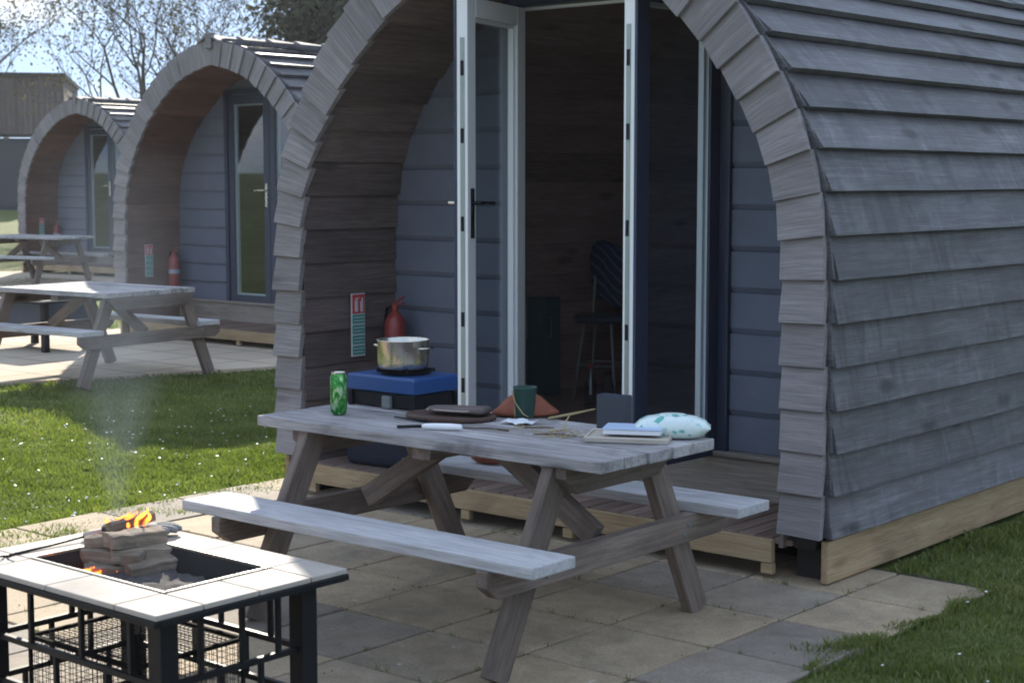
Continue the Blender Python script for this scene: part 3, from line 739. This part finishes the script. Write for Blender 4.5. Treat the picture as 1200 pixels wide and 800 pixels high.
# poker with curled hook, lying over the left tiles
t=thing('fire_poker','thin black fire poker with a curled hook lying across the pale tiles','poker',(0,0,0))
m=MB(); m.tube([(-4.33,2.715,.509),(-4.335,2.85,.512),(-4.34,3.0,.520)],.0042,8); m.build('rod',M['black'],t,smooth=True)
m=MB(); m.tube([(-4.33+.0*k,2.715-.004*k,.509) for k in range(4)]+[(-4.33+.022*math.sin(a),2.695-.022*(1-math.cos(a))*1.1,.511+.010*math.sin(a/2)) for a in np.linspace(.3,5.3,14)],.0038,8)
m.tube([(-4.33,2.71,.509),(-4.30,2.70,.513),(-4.287,2.715,.524)],.0036,8); m.build('hook',M['black'],t,smooth=True)
m=MB(); m.lathe([(.003,0),(.012,.006),(.014,.03),(.013,.08),(.009,.09)],c=(-4.3395,2.99,.520),n=14,M=Matrix.Rotation(R(-88),3,'X')); m.build('handle',M['tile'],t,smooth=True)
# empty leather glove
t=thing('work_glove','grey leather work glove lying on the far tiles behind the logs','glove',(-4.30,3.13,.512),R(38))
m=MB()
m.tube([(0,0,.014),(.03,.0,.018),(.075,0,.019),(.105,.0,.018)],[.028,.030,.036,.032],14)
for v_i,v in enumerate(m.v): m.v[v_i]=(v[0],v[1]*1.25,.016+(v[2]-.016)*.52)
o=m.build('palm',M['glove'],t,smooth=True,subsurf=1)
for k,(y,a,L) in enumerate(((.030,.16,.072),(.011,.05,.086),(-.010,-.05,.080),(-.029,-.18,.060))):
    m=MB(); d=Vector((math.cos(a),math.sin(a),0)); b=Vector((.09,y,.017))
    m.tube([b,b+d*L*.4+Vector((0,0,.004)),b+d*L*.75+Vector((0,0,.001)),b+d*L*.95+Vector((0,0,-.003)),b+d*L+Vector((0,0,-.004))],[.0125,.0125,.0115,.009,.004],10); m.build('finger',M['glove'],t,smooth=True)
m=MB(); m.tube([(.035,-.028,.017),(.06,-.055,.017),(.085,-.070,.014),(.098,-.075,.012)],[.013,.0125,.011,.005],10); m.build('thumb',M['glove'],t,smooth=True)
m=MB(); m.lathe([(.034,-.075),(.038,-.07),(.033,-.02),(.031,.012)],n=16,M=Matrix(((0,0,1),(0,1.15,0),(.42,0,0))),c=(0,0,.016)); m.build('cuff',M['ember'],t,smooth=True)

# ------------------------------------------------------------------ things on the near table (top at z=.726)
Z=.7275
t=thing('drink_can','tall green printed drink can on the left of the near table','can',(-4.645,4.40,Z))
m=MB(); m.lathe([(.0,.004),(.022,.0),(.026,.003),(.033,.014),(.033,.148),(.028,.161),(.0272,.163)],n=32); m.build('body',M['can'],t,smooth=True)
m=MB(); m.lathe([(.0272,.163),(.0280,.167),(.0265,.168),(.025,.163),(.0,.163)],n=32,caps=False); m.box((.006,0,.1645),(.022,.014,.0015)); m.build('lid',M['steel'],t,smooth=False)
# camping stove
t=thing('camping_stove','blue portable gas stove on a black stand, pot on top','stove',(-4.64,4.755,Z),R(1))
sw,sd=.375,.265
m=MB(); 
sec=[(-sw/2,-sd/2,.066),(sw/2,-sd/2,.066),(sw/2,sd/2,.066),(-sw/2,sd/2,.066)]
m.loft([[(x*.97,y*.96,z) for x,y,z in sec],[(x,y,.070) for x,y,z in sec],[(x,y,.122) for x,y,z in sec],[(x*.975,y*.97,.132) for x,y,z in sec]]); m.build('body',M['blue'],t,bevel=.006)
m=MB(); m.box((0,0,.033),(sw-.02,sd-.03,.056)); 
for sx in(-1,1):
    for sy in(-1,1): m.box((sx*(sw/2-.012),sy*(sd/2-.012),.031),(.022,.022,.062),ax=2)
m.build('stand',M['black'],t,bevel=.003)
m=MB(); m.box((.03,-sd/2+.008,.028),(.045,.02,.05)); m.build('gas_valve',M['glove'],t,bevel=.004)
m=MB(); m.lathe([(.0,.133),(.10,.133),(.105,.137),(.095,.140),(0,.138)],c=(.02,.0,0),n=28)
for k in range(4):
    a=R(45+90*k); m.box((.02+.075*math.cos(a),.075*math.sin(a),.147),(.09,.008,.016),Euler((0,0,a)).to_matrix())
m.build('pan_support',M['black'],t)
t=thing('cooking_pot','stainless steel pot standing on the blue stove','pot',(-4.625,4.745,Z+.156))
m=MB(); m.lathe([(0,0),(.096,0),(.103,.006),(.105,.03),(.105,.112),(.109,.116),(.107,.118),(.102,.114),(.101,.02),(.095,.008),(0,.008)],n=48,caps=False); m.build('body',M['steel'],t,smooth=True)
for s in(-1,1):
    m=MB(); m.tube([(s*.104,-.035,.085),(s*.135,-.03,.088),(s*.142,0,.088),(s*.135,.03,.088),(s*.104,.035,.085)],.0045,8); m.build('handle',M['steel'],t,smooth=True)
# dark wooden boards, stacked
def disc(label,loc,r,h,rz,stretch=1.35):
    m=MB(); m.lathe([(0,0),(r*.97,0),(r,h*.4),(r,h*.9),(r*.97,h),(r*.8,h*.75),(0,h*.7)],n=40,caps=False,M=Matrix.Diagonal((stretch,1,1)))
    o=m.build('serving_board',M['plate'],loc=loc,rot=(0,0,rz),smooth=False,bevel=.002); return tag(o,label,'serving board')
disc('large oval dark wooden board lying flat on the near table',(-4.235,4.605,Z),.125,.018,R(15),1.5)
t=thing('folded_pouch','dark brown leather pouch with pale edge on the oval wooden board','pouch',(-4.225,4.635,Z+.02),R(20))
m=MB(); m.loft([[(x,.07*math.sin(a)*.8,.001+.018*max(0,math.sin(b))) for a,b in zip(np.linspace(0,2*math.pi,16,endpoint=False),np.linspace(0,2*math.pi,16,endpoint=False))] if False else [(x,.055*s*math.cos(a),.014+.014*s*math.sin(a)) for a in np.linspace(0,2*math.pi,14,endpoint=False)] for x,s in ((-.12,.45),(-.1,.8),(-.03,1),(.05,1.05),(.11,1.25),(.125,.8))]); m.build('body',M['lining'],t,smooth=True)
m=MB(); m.tube([(-.12,-.03,.012),(-.05,-.056,.014),(.04,-.06,.014),(.1,-.055,.016)],.003,6); m.build('edge',M['tile'],t,smooth=True)
t=thing('gas_lighter','long stick lighter with white grip and black rod at the table edge','lighter',(-4.10,4.345,Z+.012),R(30))
m=MB(); m.tube([(-.03,0,0),(-.02,0,0),(.02,0,.001),(.08,0,.001),(.118,0,0),(.122,0,0)],[.007,.0105,.012,.0125,.011,.006],12); m.build('grip',M['white'],t,smooth=True)
m=MB(); m.tube([(-.125,0,-.004),(-.031,0,0)],.0062,10); m.build('rod',M['black'],t,smooth=True)
m=MB(); m.tube([(-4.41,4.475,Z+.005),(-4.33,4.465,Z+.006),(-4.235,4.468,Z+.005)],[.003,.004,.006],7); o=m.build('skewer',M['black'],smooth=True); tag(o,'thin dark metal skewer in front of the blue stove','skewer')
m=MB(); m.tube([(-4.02,4.44,Z+.004),(-3.93,4.49,Z+.005),(-3.85,4.50,Z+.004)],[.002,.003,.004],7); o=m.build('skewer',M['plate'],smooth=True); tag(o,'thin brown stick lying right of the white lighter','stick')
t=thing('camping_cup','dark green tapered cup with a thin strap in front of the orange bag','cup',(-3.985,4.755,Z))
m=MB(); m.lathe([(.0,.012),(.030,.010),(.036,.02),(.046,.125),(.047,.13),(.0445,.13),(.034,.025),(0,.02)],n=28,caps=False); m.build('body',M['green'],t,smooth=True)
m=MB(); m.tube([(-.035,-.036,.115),(-.012,-.042,.07),(.022,-.036,.03),(.034,-.02,.018)],.0022,6); m.tube([(-.035,-.012,.09),(-.038,-.014,.04),(-.038,-.014,.0)],.003,6); m.build('strap',M['straw'],t,smooth=True)
m=MB(); nx=9
vs=[(-.06+.12*i/(nx-1)+U(-.006,.006),-.045+.09*j/(nx-1)+U(-.006,.006),.004+.010*abs(math.sin(i*.6+j*.4))+U(0,.004)) for i in range(nx) for j in range(nx)]
m.add(vs,[(i*nx+j,(i+1)*nx+j,(i+1)*nx+j+1,i*nx+j+1) for i in range(nx-1) for j in range(nx-1)])
o=m.build('paper_napkin',M['paper'],loc=(-3.935,4.665,Z),smooth=True); sl=o.modifiers.new('t','SOLIDIFY'); sl.thickness=.002; tag(o,'crumpled white paper napkin in front of the green cup','napkin')
m=MB(); rings=[]
for z,s in ((0,.95),(.015,1.02),(.035,.84),(.055,.66),(.078,.48),(.09,.25),(.095,.05)):
    rings.append([(.135*s*math.cos(a)*(1+U(-.13,.13)),.062*s*math.sin(a)*(1+U(-.1,.1)),z+U(-.004,.004)) for a in np.linspace(0,2*math.pi,20,endpoint=False)])
m.loft(rings); o=m.build('crumpled_bag',M['orange'],loc=(-4.06,4.845,Z),rot=(0,0,R(40)),smooth=True,subsurf=1); tag(o,'orange brown crumpled bag heaped behind the green cup','bag')
def stick(label,pts,r,mat='straw'):
    m=MB(); m.tube(pts,[r]*(len(pts)-1)+[r*.6],6); o=m.build('twig',M[mat],smooth=True); return tag(o,label,'twig','twigs and straws on the near table')
stick('long pale twig jutting over the far edge of the table',[(-3.93,4.83,Z+.004),(-3.90,4.95,Z+.012),(-3.88,5.06,Z+.02)],.005)
stick('forked pale straw standing up among the dry stems',[(-3.67,4.60,Z+.002),(-3.71,4.66,Z+.03),(-3.72,4.70,Z+.052)],.0035)
stick('bent pale straw crossing the forked one',[(-3.72,4.57,Z+.004),(-3.68,4.61,Z+.012),(-3.63,4.61,Z+.004)],.003)
stick('dark thin twig flat on the table near the book',[(-3.73,4.50,Z+.003),(-3.66,4.55,Z+.004),(-3.58,4.56,Z+.003)],.003,'plate')
stick('dark crooked twig between cup and book',[(-3.86,4.60,Z+.003),(-3.80,4.62,Z+.006),(-3.77,4.67,Z+.003)],.0028,'plate')
m=MB()
for k in range(70):
    x,y,a,L=U(-.17,.17),U(-.09,.09),U(0,6.3),U(.02,.07); m.tube([(x,y,.001),(x+L*.5*math.cos(a),y+L*.5*math.sin(a),U(.002,.008)),(x+L*math.cos(a+.3),y+L*math.sin(a+.3),.001)],.0011,4)
o=m.build('dry_stems',M['straw'],loc=(-3.73,4.585,Z)); tag(o,'scattered dry stems and crumbs on the table boards','litter',kind='stuff')
t=thing('small_carton','small dark slate coloured square carton at the far edge of the table','carton',(-3.59,4.80,Z),R(8))
m=MB(); m.box((0,0,.0625),(.125,.05,.125)); m.build('box',M['slate'],t,bevel=.003)
m=MB(); m.box((0,0,.127),(.121,.047,.004)); m.build('lid',M['anthracite'],t,bevel=.001)
t=thing('notebook','pale blue covered book lying on a cream tray near the table corner','book',(-3.40,4.665,Z+.022),R(28))
m=MB(); m.box((0,0,.010),(.205,.14,.016)); m.build('pages',M['paper'],t,bevel=.002)
M['paleblue']=plain('pale_blue_cover',(.42,.52,.68),.5,bump=0); m=MB(); m.box((0,0,.0205),(.212,.146,.003)); m.build('cover',M['paleblue'],t,bevel=.001)
t=thing('serving_tray','shallow cream wooden tray under the pale blue book','tray',(-3.405,4.645,Z),R(28))
M['cream']=wood('cream_timber',(.42,.36,.30),(.52,.46,.39),(.6,.54,.47),bump=.15,knots=0); m=MB(); m.box((0,0,.007),(.30,.20,.012)); m.build('base',M['cream'],t,bevel=.002)
m=MB()
for s in(-1,1): m.box((0,s*.0965,.0165),(.30,.007,.007)); m.box((s*.1465,0,.0165),(.007,.184,.007))
m.build('rim',M['cream'],t,bevel=.002)
t=thing('wipes_packet','puffy white packet with green print at the right end of the table','packet',(-3.31,4.775,Z),R(33))
m=MB(); rings=[]; 
for q in np.linspace(-1,1,15):
    e=max(.0,1-abs(q)**3.2); w=.062*(.82+.18*e); h=.004+.040*e**.7
    rings.append([(.135*q+U(-.002,.002),w*math.copysign(abs(math.cos(a))**.6,math.cos(a)),.046+h*math.sin(a)+U(-.002,.002)*e) for a in np.linspace(0,2*math.pi,22,endpoint=False)])
m.loft(rings,); 
for i,v in enumerate(m.v): m.v[i]=(v[0],v[1],max(.002,v[2]-.006))
m.build('pack_body',M['pack'],t,smooth=True)
m=MB(); m.lathe([(0,.081),(.034,.080),(.036,.085),(.03,.088),(0,.088)],n=24,c=(.0,0,-.001),M=Matrix.Diagonal((1.4,.9,1))); m.build('flap',M['green'] if False else M['pack'],t,smooth=True)
# beneath and behind the table
t=thing('cool_bag','dark navy fabric bag standing on the deck behind the near table','bag',(-5.90,5.98,.173),R(8))
m=MB(); w,d=.46,.24
m.loft([[(sx*w/2*k,sy*d/2*k2,z) for sx,sy in((-1,-1),(0,-1.06),(1,-1),(1,1),(0,1.05),(-1,1))] for z,k,k2 in((0,.95,.95),(.05,1,1),(.24,1.02,1),(.33,.95,.8),(.36,.85,.5))]); m.build('body',M['navy'],t,bevel=.035)
m=MB(); m.tube([(-.12,-.125,.26),(-.11,-.13,.36),(0,-.06,.41),(.11,-.13,.36),(.12,-.125,.26)],.012,8); m.build('carry_strap',M['navy'],t,smooth=True)
m=MB(); m.loft([[(x,.03*s*math.cos(a),.028+.028*s*math.sin(a)) for a in np.linspace(0,2*math.pi,12,endpoint=False)] for x,s in((-.08,.4),(-.05,.9),(0,1),(.05,.85),(.08,.3))]); o=m.build('bread_roll',M['orange'],loc=(-4.5,5.13,.447),rot=(0,0,.2),smooth=True); tag(o,'small orange packet lying on the far bench under the table','packet')
# ------------------------------------------------------------------ inside the open pod
FZ=SILL-.004
t=thing('small_cabinet','dark teal cabinet just inside the open doors on the left','cabinet',(-6.19,7.60,FZ))
M['teal']=plain('dark_teal_paint',(.05,.085,.10),.5)
m=MB(); m.box((-.04,0,.30),(.16,.15,.59)); m.build('body',M['teal'],t,bevel=.004)
m=MB(); m.box((.0425,0,.30),(.005,.13,.54)); m.build('door_panel',M['teal'],t,bevel=.003)
m=MB(); m.tube([(.044,-.045,.36),(.062,-.045,.36),(.062,-.045,.48),(.044,-.045,.48)],.005,6); m.build('handle',M['glove'],t)
for k,(x,y,h,mm,l) in enumerate(((-5.66,7.34,.24,'glass','clear glass bottle on the pod floor beside the cabinet'),(-5.58,7.40,.2,'dark','short dark bottle on the pod floor in front of the cabinet'))):
    t=thing('bottle',l,'bottle',(x,y,FZ)); m=MB(); m.lathe([(0,0),(.034,0),(.036,.01),(.036,h*.6),(.014,h*.8),(.013,h)],n=20); m.build('body',M[mm],t,smooth=True)
    m=MB(); m.lathe([(.0145,h*.95),(.0155,h*.95),(.0155,h+.012),(0,h+.012)],n=14); m.build('cap',M['red'] if k==0 else M['black'],t)
t=thing('bar_stool','stool with pale thin metal legs inside the open pod','stool',(-5.86,7.72,FZ),R(15))
m=MB(); m.lathe([(0,.46),(.17,.46),(.18,.475),(.17,.50),(0,.505)],n=28,caps=False); m.build('seat',M['slate'],t,smooth=True)
for k in range(4):
    a=R(45+90*k); m=MB(); m.tube([(.12*math.cos(a),.12*math.sin(a),.461),(.19*math.cos(a),.19*math.sin(a),.0)],.009,8); m.build('leg',M['glove'],t,smooth=True)
m=MB(); m.lathe([(.150,.2),(.157,.205),(.150,.21)],n=28,caps=False); m.build('foot_ring',M['glove'],t)
m=MB()
for s in(-1,1): m.tube([(s*.12,.13,.49),(s*.13,.19,.72),(s*.12,.2,.86)],.009,8)
m.build('back_frame',M['glove'],t)
m=MB(); rings=[]
for z,w,d in((.52,.13,.025),(.62,.16,.035),(.75,.18,.045),(.86,.17,.05),(.91,.10,.03)):
    rings.append([(w*math.cos(a)*(1+.06*math.sin(5*a+z*9)),.20+d*math.sin(a)+.012*math.sin(7*a),z-.05*math.cos(a)) for a in np.linspace(0,2*math.pi,26,endpoint=False)])
m.loft(rings); c_,s_=math.cos(R(15)),math.sin(R(15)); o=m.build('jacket',M['jacket'],loc=(-5.86,7.72,FZ),rot=(0,0,R(15)),smooth=True,subsurf=1); tag(o,'navy jacket with pale stripes hung over the stool inside the pod','jacket')

# ------------------------------------------------------------------ far building
t=thing('flat_roofed_building','long brown timber flat roofed building with dark lower wall at left','building',(-52.0,35.5,.5),R(52))
bw,bd,bh=26,9,4.95
m=MB(); x=-bw
while x<-.01:
    m.box((x+.1,.06,3.85),(.19,.1,2.1),ax=2); x+=.2
y=.12
while y<bd: m.box((-.05,y+.1,3.85),(.1,.19,2.1),ax=2); y+=.2
M['brown_clad']=wood('brown_vertical_cladding',(.085,.065,.06),(.12,.093,.085),(.155,.12,.11),.85,.3,.12,knots=.1)
m.build('upper_cladding',M['brown_clad'],t)
m=MB(); m.box((-bw/2,bd/2+.1,1.2),(bw-.3,bd-.2,2.9)); m.build('lower_wall',M['anthracite'],t)
m=MB(); m.box((-bw/2,bd/2,4.97),(bw+.16,bd+.16,.14)); m.box((-bw/2,.04,2.74),(bw,.2,.12)); m.build('roof',M['dark'],t)
for k in range(6):
    m=MB(); m.box((-2.6-k*4.2,.185,1.25),(2.6,.06,2.3),ax=2); d=m.build('door_panel',M['slate'],t,bevel=.01)
m=MB(); m.box((-4.6,.10,1.55),(.3,.05,.3)); m.build('wall_light',M['white'],t,bevel=.02)

# ------------------------------------------------------------------ trees
def leaves(mb,pts,n,spread,size):
    P=np.array(pts); idx=np.random.randint(0,len(P),n); C=P[idx]+np.random.normal(0,spread,(n,3)); 
    d1=np.random.normal(0,1,(n,3)); d1/=np.linalg.norm(d1,axis=1)[:,None]; d2=np.cross(d1,np.random.normal(0,1,(n,3))); d2/=np.linalg.norm(d2,axis=1)[:,None]
    s=size*np.random.uniform(.6,1.4,n)[:,None]; 
    Q=np.stack([C-d1*s,C+d2*s*.55,C+d1*s,C-d2*s*.55],1).reshape(-1,3); o=len(mb.v)
    mb.v+=[tuple(q) for q in Q]; mb.f+=[(o+4*i,o+4*i+1,o+4*i+2,o+4*i+3) for i in range(n)]
    mb.g+=[tuple(q) for q in Q]; rr=np.random.rand(n); mb.r+=[float(x) for x in np.repeat(rr,4)]; mb.m+=[0]*n
def tree(name,label,loc,H,stems,leafn,leaf,spread=.35,lsize=.10,gens=5,seed=1,crown_at=.25,flare=.5,r0=.16,group=None,cat='tree'):
    random.seed(seed); np.random.seed(seed)
    t=thing(name,label,cat,loc,0,group)
    m=MB(); tips=[]
    def grow(p,d,L,r,g):
        path=[p];rad=[r];q=p.copy();dd=d.copy(); n=4
        for k in range(n):
            dd=(dd+Vector((U(-1,1),U(-1,1),U(-.4,.7)))*(.10+.05*(gens-g))).normalized(); q=q+dd*L/n; path.append(q.copy()); rad.append(r*(1-.42*(k+1)/n))
            if g<=1: tips.append(tuple(q))
        m.tube(path,[max(x,.006) for x in rad],7 if g>2 else 4)
        if g==0: tips.append(tuple(q)); return
        nb=random.choice((2,3)) if g>1 else random.choice((2,3,4))
        for b in range(nb):
            k=random.choice((2,3,4)) if b else 4
            s=path[k]; a=Vector((U(-1,1),U(-1,1),U(-.25,.55))).normalized()
            nd=(dd*(1.0 if b==0 else .62)+a*flare).normalized()
            grow(s,nd,L*U(.6,.82),rad[k]*U(.62,.8),g-1)
    for k in range(stems):
        a=k*6.28/stems+U(-.4,.4); b=Vector((.25*math.cos(a),.25*math.sin(a),-.1)) if stems>1 else Vector((0,0,-.1))
        grow(b,Vector((.22*math.cos(a)*(stems>1),.22*math.sin(a)*(stems>1),1)).normalized(),H*.27*U(.85,1.15),r0*U(.8,1.1),gens-1)
    m.build('trunk',M['bark'],t)
    if leafn:
        c=MB(); leaves(c,tips,leafn,spread,lsize); c.build('crown',leaf,t)
    return t
G='trees behind the pods'
tree('budding_tree','tall multi stemmed tree with sparse young leaves between the two farther pods',(-41.2,31.6,.3),12.5,7,4800,M['leaf'],.34,.055,6,37,r0=.13,group=G,flare=.62)
tree('bare_tree','small bare branched tree left of the dark evergreen',(-42.0,36.2,.3),12.5,4,2500,M['leaf'],.38,.05,6,5,r0=.12,group=G)
tree('bare_tree','mostly bare tree at the left photo edge above the flat roofed building',(-66.5,41.4,.6),16,2,2500,M['leaf'],.4,.08,6,8,r0=.22,group=G)
tree('evergreen_tree','dense dark evergreen tree above the middle pod roof',(-34.6,36.0,.3),13.5,3,30000,M['needle'],.62,.12,5,21,r0=.22,group=G,flare=.6)
tree('evergreen_tree','dark evergreen tree showing at the top right photo corner',(-1.2,22.5,.2),7,2,9000,M['needle'],.5,.12,5,24,r0=.2,group=G,flare=.8)
random.seed(99); np.random.seed(99)
# far hedge closing the view between things
m=MB(); pts=[]
for k in range(2600):
    a=U(R(35),R(165)); r_=U(88,93); pts.append((r_*math.cos(a),r_*math.sin(a),gz(50,75)+U(0,2.6)))
leaves(m,pts,16000,.35,.32); o=m.build('far_hedge',M['needle']); tag(o,'long dark hedge far beyond the lawn','hedge',kind='stuff')

# ------------------------------------------------------------------ grass blades and daisies
def in_patio(x,y,e=0):
    a=(x>PX0-e)&(x<PX1+e)&(y>PY0-e)&(y<PY1+e)
    b=(x>-16.4)&(x<-10.8)&(y>6.3)&(y<10.8)&(x<-11.95+(y-6.3)*.353)
    pod=(np.abs(x+4.88)<1.5)&(y>5.75)&(y<11.4)
    pod2=(np.abs(x+12.73)<1.6)&(y>10.4)
    return a|b|pod|pod2
def scatter(n,x0,x1,y0,y1):
    x=np.random.uniform(x0,x1,n); y=np.random.uniform(y0,y1,n); k=~in_patio(x,y); return x[k],y[k]
xs_,ys_,hs_=[],[],[]
for n,x0,x1,y0,y1,h in ((105000,-9.6,-6.42,3.2,8.2,.042),(52000,-13.2,-9.4,4.6,11.2,.05),(62000,-2.74,-.6,3.6,7.6,.045),(24000,-3.22,-1.2,6.26,9.8,.05),(26000,-24,-13,6.5,16,.07)):
    x,y=scatter(n,x0,x1,y0,y1); xs_.append(x);ys_.append(y);hs_.append(np.full(len(x),h))
# ragged fringe creeping over the slab edges
n=9000; y=np.random.uniform(3.2,6.3,n); x=-2.70-np.abs(np.random.normal(0,.03,n))*(1+.9*np.sin(y*5.2)+.5*np.sin(y*13)); 
x=np.where((y<5.25),x-np.clip((5.25-y)*.06,0,.12)*np.random.rand(n),x); xs_.append(x);ys_.append(y);hs_.append(np.full(n,.05))
n=1500; y=np.random.uniform(2.2,6.3,n); x=-6.44+np.abs(np.random.normal(0,.03,n)); xs_.append(x);ys_.append(y);hs_.append(np.full(n,.05))
n=5000; y=np.random.uniform(5.7,10,n); x=-3.2+np.abs(np.random.normal(0,.06,n)); k=y>6.22; xs_.append(x[k]);ys_.append(y[k]);hs_.append(np.full(k.sum(),.07))
X=np.concatenate(xs_);Y=np.concatenate(ys_);H_=np.concatenate(hs_); n=len(X)
clump=.62+.38*np.sin(X*3.1+np.sin(Y*2.3)*2)*np.sin(Y*3.7+np.cos(X*1.9)*2)+.35*np.sin(X*9.3+np.sin(Y*7.1)*1.7)*np.sin(Y*10.7+np.cos(X*6.3)*2)
H_=H_*.66*np.random.uniform(.5,1.25,n)*np.clip(clump+.25,.38,1.55)
Zg=np.array([gz(a,b) for a,b in zip(X,Y)])-.02
az=np.random.uniform(0,2*np.pi,n); wd=.0042*np.clip(np.hypot(X,Y)/7,1,2.4); lean=np.random.uniform(.1,.8,n)*H_; la=np.random.uniform(0,2*np.pi,n)
c,s=np.cos(az)*wd,np.sin(az)*wd
V=np.stack([np.stack([X-c,Y-s,Zg],1),np.stack([X+c,Y+s,Zg],1),np.stack([X+.4*lean*np.cos(la)+c*.6,Y+.4*lean*np.sin(la)+s*.6,Zg+H_*.6],1),np.stack([X+lean*np.cos(la),Y+lean*np.sin(la),Zg+H_],1)],1).reshape(-1,3)
me=bpy.data.meshes.new('grass'); me.vertices.add(4*n); me.vertices.foreach_set('co',V.astype(np.float32).ravel())
me.loops.add(6*n); me.polygons.add(2*n); i4=np.arange(n)*4
L_=np.stack([i4,i4+1,i4+2,i4,i4+2,i4+3],1).ravel(); me.loops.foreach_set('vertex_index',L_.astype(np.int32))
me.polygons.foreach_set('loop_start',(np.arange(2*n)*3).astype(np.int32)); me.update(calc_edges=True)
tone=np.clip(.44+.17*np.sin(X*1.3+Y*.7)*np.sin(Y*1.1-X*.4)+.16*np.sin(X*6.1+2*np.sin(Y*4.3))*np.sin(Y*7.7+np.cos(X*5.1))+np.random.normal(0,.2,n),0,1)
a=me.attributes.new('rnd','FLOAT','POINT'); a.data.foreach_set('value',np.repeat(tone,4).astype(np.float32)); me.materials.append(M['blade'])
o=bpy.data.objects.new('lawn_grass',me); COL.objects.link(o); tag(o,'short green lawn grass around the paved patios','grass',kind='stuff')
m=MB(); m2=[]
for (k,x0,x1,y0,y1) in ((210,-9.4,-6.5,3.4,7.6),(34,-2.68,-.9,4.8,7.6)):
    xx,yy=scatter(k,x0,x1,y0,y1)
    for a,b in zip(xx,yy):
        z=gz(a,b)+U(.015,.035); r=U(.004,.0085); M3=Euler((U(-.5,.5),U(-.5,.5),0)).to_matrix()
        m.lathe([(r*.45,.001),(r,.003),(r*.9,.005),(r*.3,.006)],c=(a,b,z),n=9,M=M3)
o=m.build('lawn_daisies',M['white']); tag(o,'small white daisies dotted over the lawn','daisies',kind='stuff')

m=MB()
for k in range(420):
    x,y=U(PX0,PX1),U(2.2,6.2); z=.003
    if random.random()<.6:
        if random.random()<.5: x=min(xs,key=lambda q:abs(q-x))+U(-.012,.012)
        else: y=min(ys,key=lambda q:abs(q-y))+U(-.012,.012)
    r=U(.0015,.0045); m.box((x,y,z),(r*U(1,2.5),r,r*.7),Euler((0,0,U(0,3))).to_matrix())
M['crumb']=plain('leaf_crumbs',(.13,.10,.06),.9,var=.6,scale=90,bump=0); o=m.build('patio_crumbs',M['crumb']); tag(o,'soil crumbs and bits lying along the slab joints','crumbs',kind='stuff')
m=MB()
for k in range(170):
    x,y=U(PX0,PX1),U(2.6,6.1)
    if random.random()<.5: x=min(xs,key=lambda q:abs(q-x))
    else: y=min(ys,key=lambda q:abs(q-y))
    for q in range(random.randint(3,9)):
        a=U(0,6.3); h=U(.008,.026); bx_,by_=x+U(-.012,.012),y+U(-.012,.012); w=.0022
        m.add([(bx_-w,by_,-.01),(bx_+w,by_,-.01),(bx_+h*.6*math.cos(a),by_+h*.6*math.sin(a),h)],[(0,1,2)],None,U(.1,.6))
o=m.build('joint_weeds',M['blade']); tag(o,'tiny weeds sprouting in the joints of the paving','weeds',kind='stuff')
t=NT('glowing_ember'); e=t.n('ShaderNodeEmission'); e.inputs[0].default_value=(1,.16,.02,1); e.inputs[1].default_value=3.0; oo=t.n('ShaderNodeOutputMaterial'); t.link(e.outputs[0],oo.inputs[0])
m=MB()
for k in range(45):
    x,y=random.gauss(-4.18,.05),random.gauss(2.95,.06); r=U(.001,.0028); m.box((x,y,U(.43,.445)),(r*1.6,r,r),Euler((U(0,3),U(0,3),U(0,3))).to_matrix())
o=m.build('fire_embers',t.m); tag(o,'glowing embers under the burning logs','embers',kind='stuff')
# ------------------------------------------------------------------ smoke drifting off the fire
t=NT('wood_smoke'); geo=t.n('ShaderNodeNewGeometry').outputs['Position']
sp=t.n('ShaderNodeSeparateXYZ',i_0=geo).outputs; hz=t.math('MAXIMUM',t.math('SUBTRACT',sp[2],.60),0.0)
pw=t.math('POWER',hz,1.5)                                  # plume axis bends downwind with height
dx=t.math('ADD',t.math('ADD',sp[0],4.25),t.math('MULTIPLY',pw,1.15)); dy=t.math('SUBTRACT',t.math('SUBTRACT',sp[1],3.06),t.math('MULTIPLY',pw,.85))
rr=t.math('ADD',t.math('MULTIPLY',hz,.44),.035)
d2=t.math('DIVIDE',t.math('ADD',t.math('MULTIPLY',dx,dx),t.math('MULTIPLY',dy,dy)),t.math('MULTIPLY',rr,rr))
fall=t.math('MAXIMUM',t.math('SUBTRACT',1.0,d2),0.0); fall=t.math('MULTIPLY',fall,fall)
nz=t.noise(t.scale(geo,(1,1,.6)),5,5,.6,1.2)
thin=t.math('DIVIDE',.13,t.math('ADD',rr,.06)); top=t.math('SUBTRACT',1.0,t.math('MULTIPLY',hz,.80),True)
den=t.math('MULTIPLY',t.math('MULTIPLY',t.math('MULTIPLY',t.ramp(nz,[(.24,(0,0,0)),(.75,(1,1,1))]),fall),t.math('MULTIPLY',thin,top)),4.0)
pv=t.n('ShaderNodeVolumePrincipled'); pv.inputs['Color'].default_value=(.55,.64,.72,1); pv.inputs['Anisotropy'].default_value=0.0; t.link(den,pv.inputs['Density'])
oo=t.n('ShaderNodeOutputMaterial'); t.link(pv.outputs[0],oo.inputs['Volume'])
def ax_(z):
    h=z-.6; return (-4.25-1.15*h**1.5,3.06+.85*h**1.5,z)
m=MB(); m.tube([ax_(z) for z in (.6,.7,.85,1.05,1.3,1.6,1.85)],[.04,.085,.15,.24,.35,.48,.59],18)
o=m.build('fire_smoke',t.m,smooth=True); tag(o,'thin blue grey smoke drifting up from the burning logs','smoke',kind='stuff')
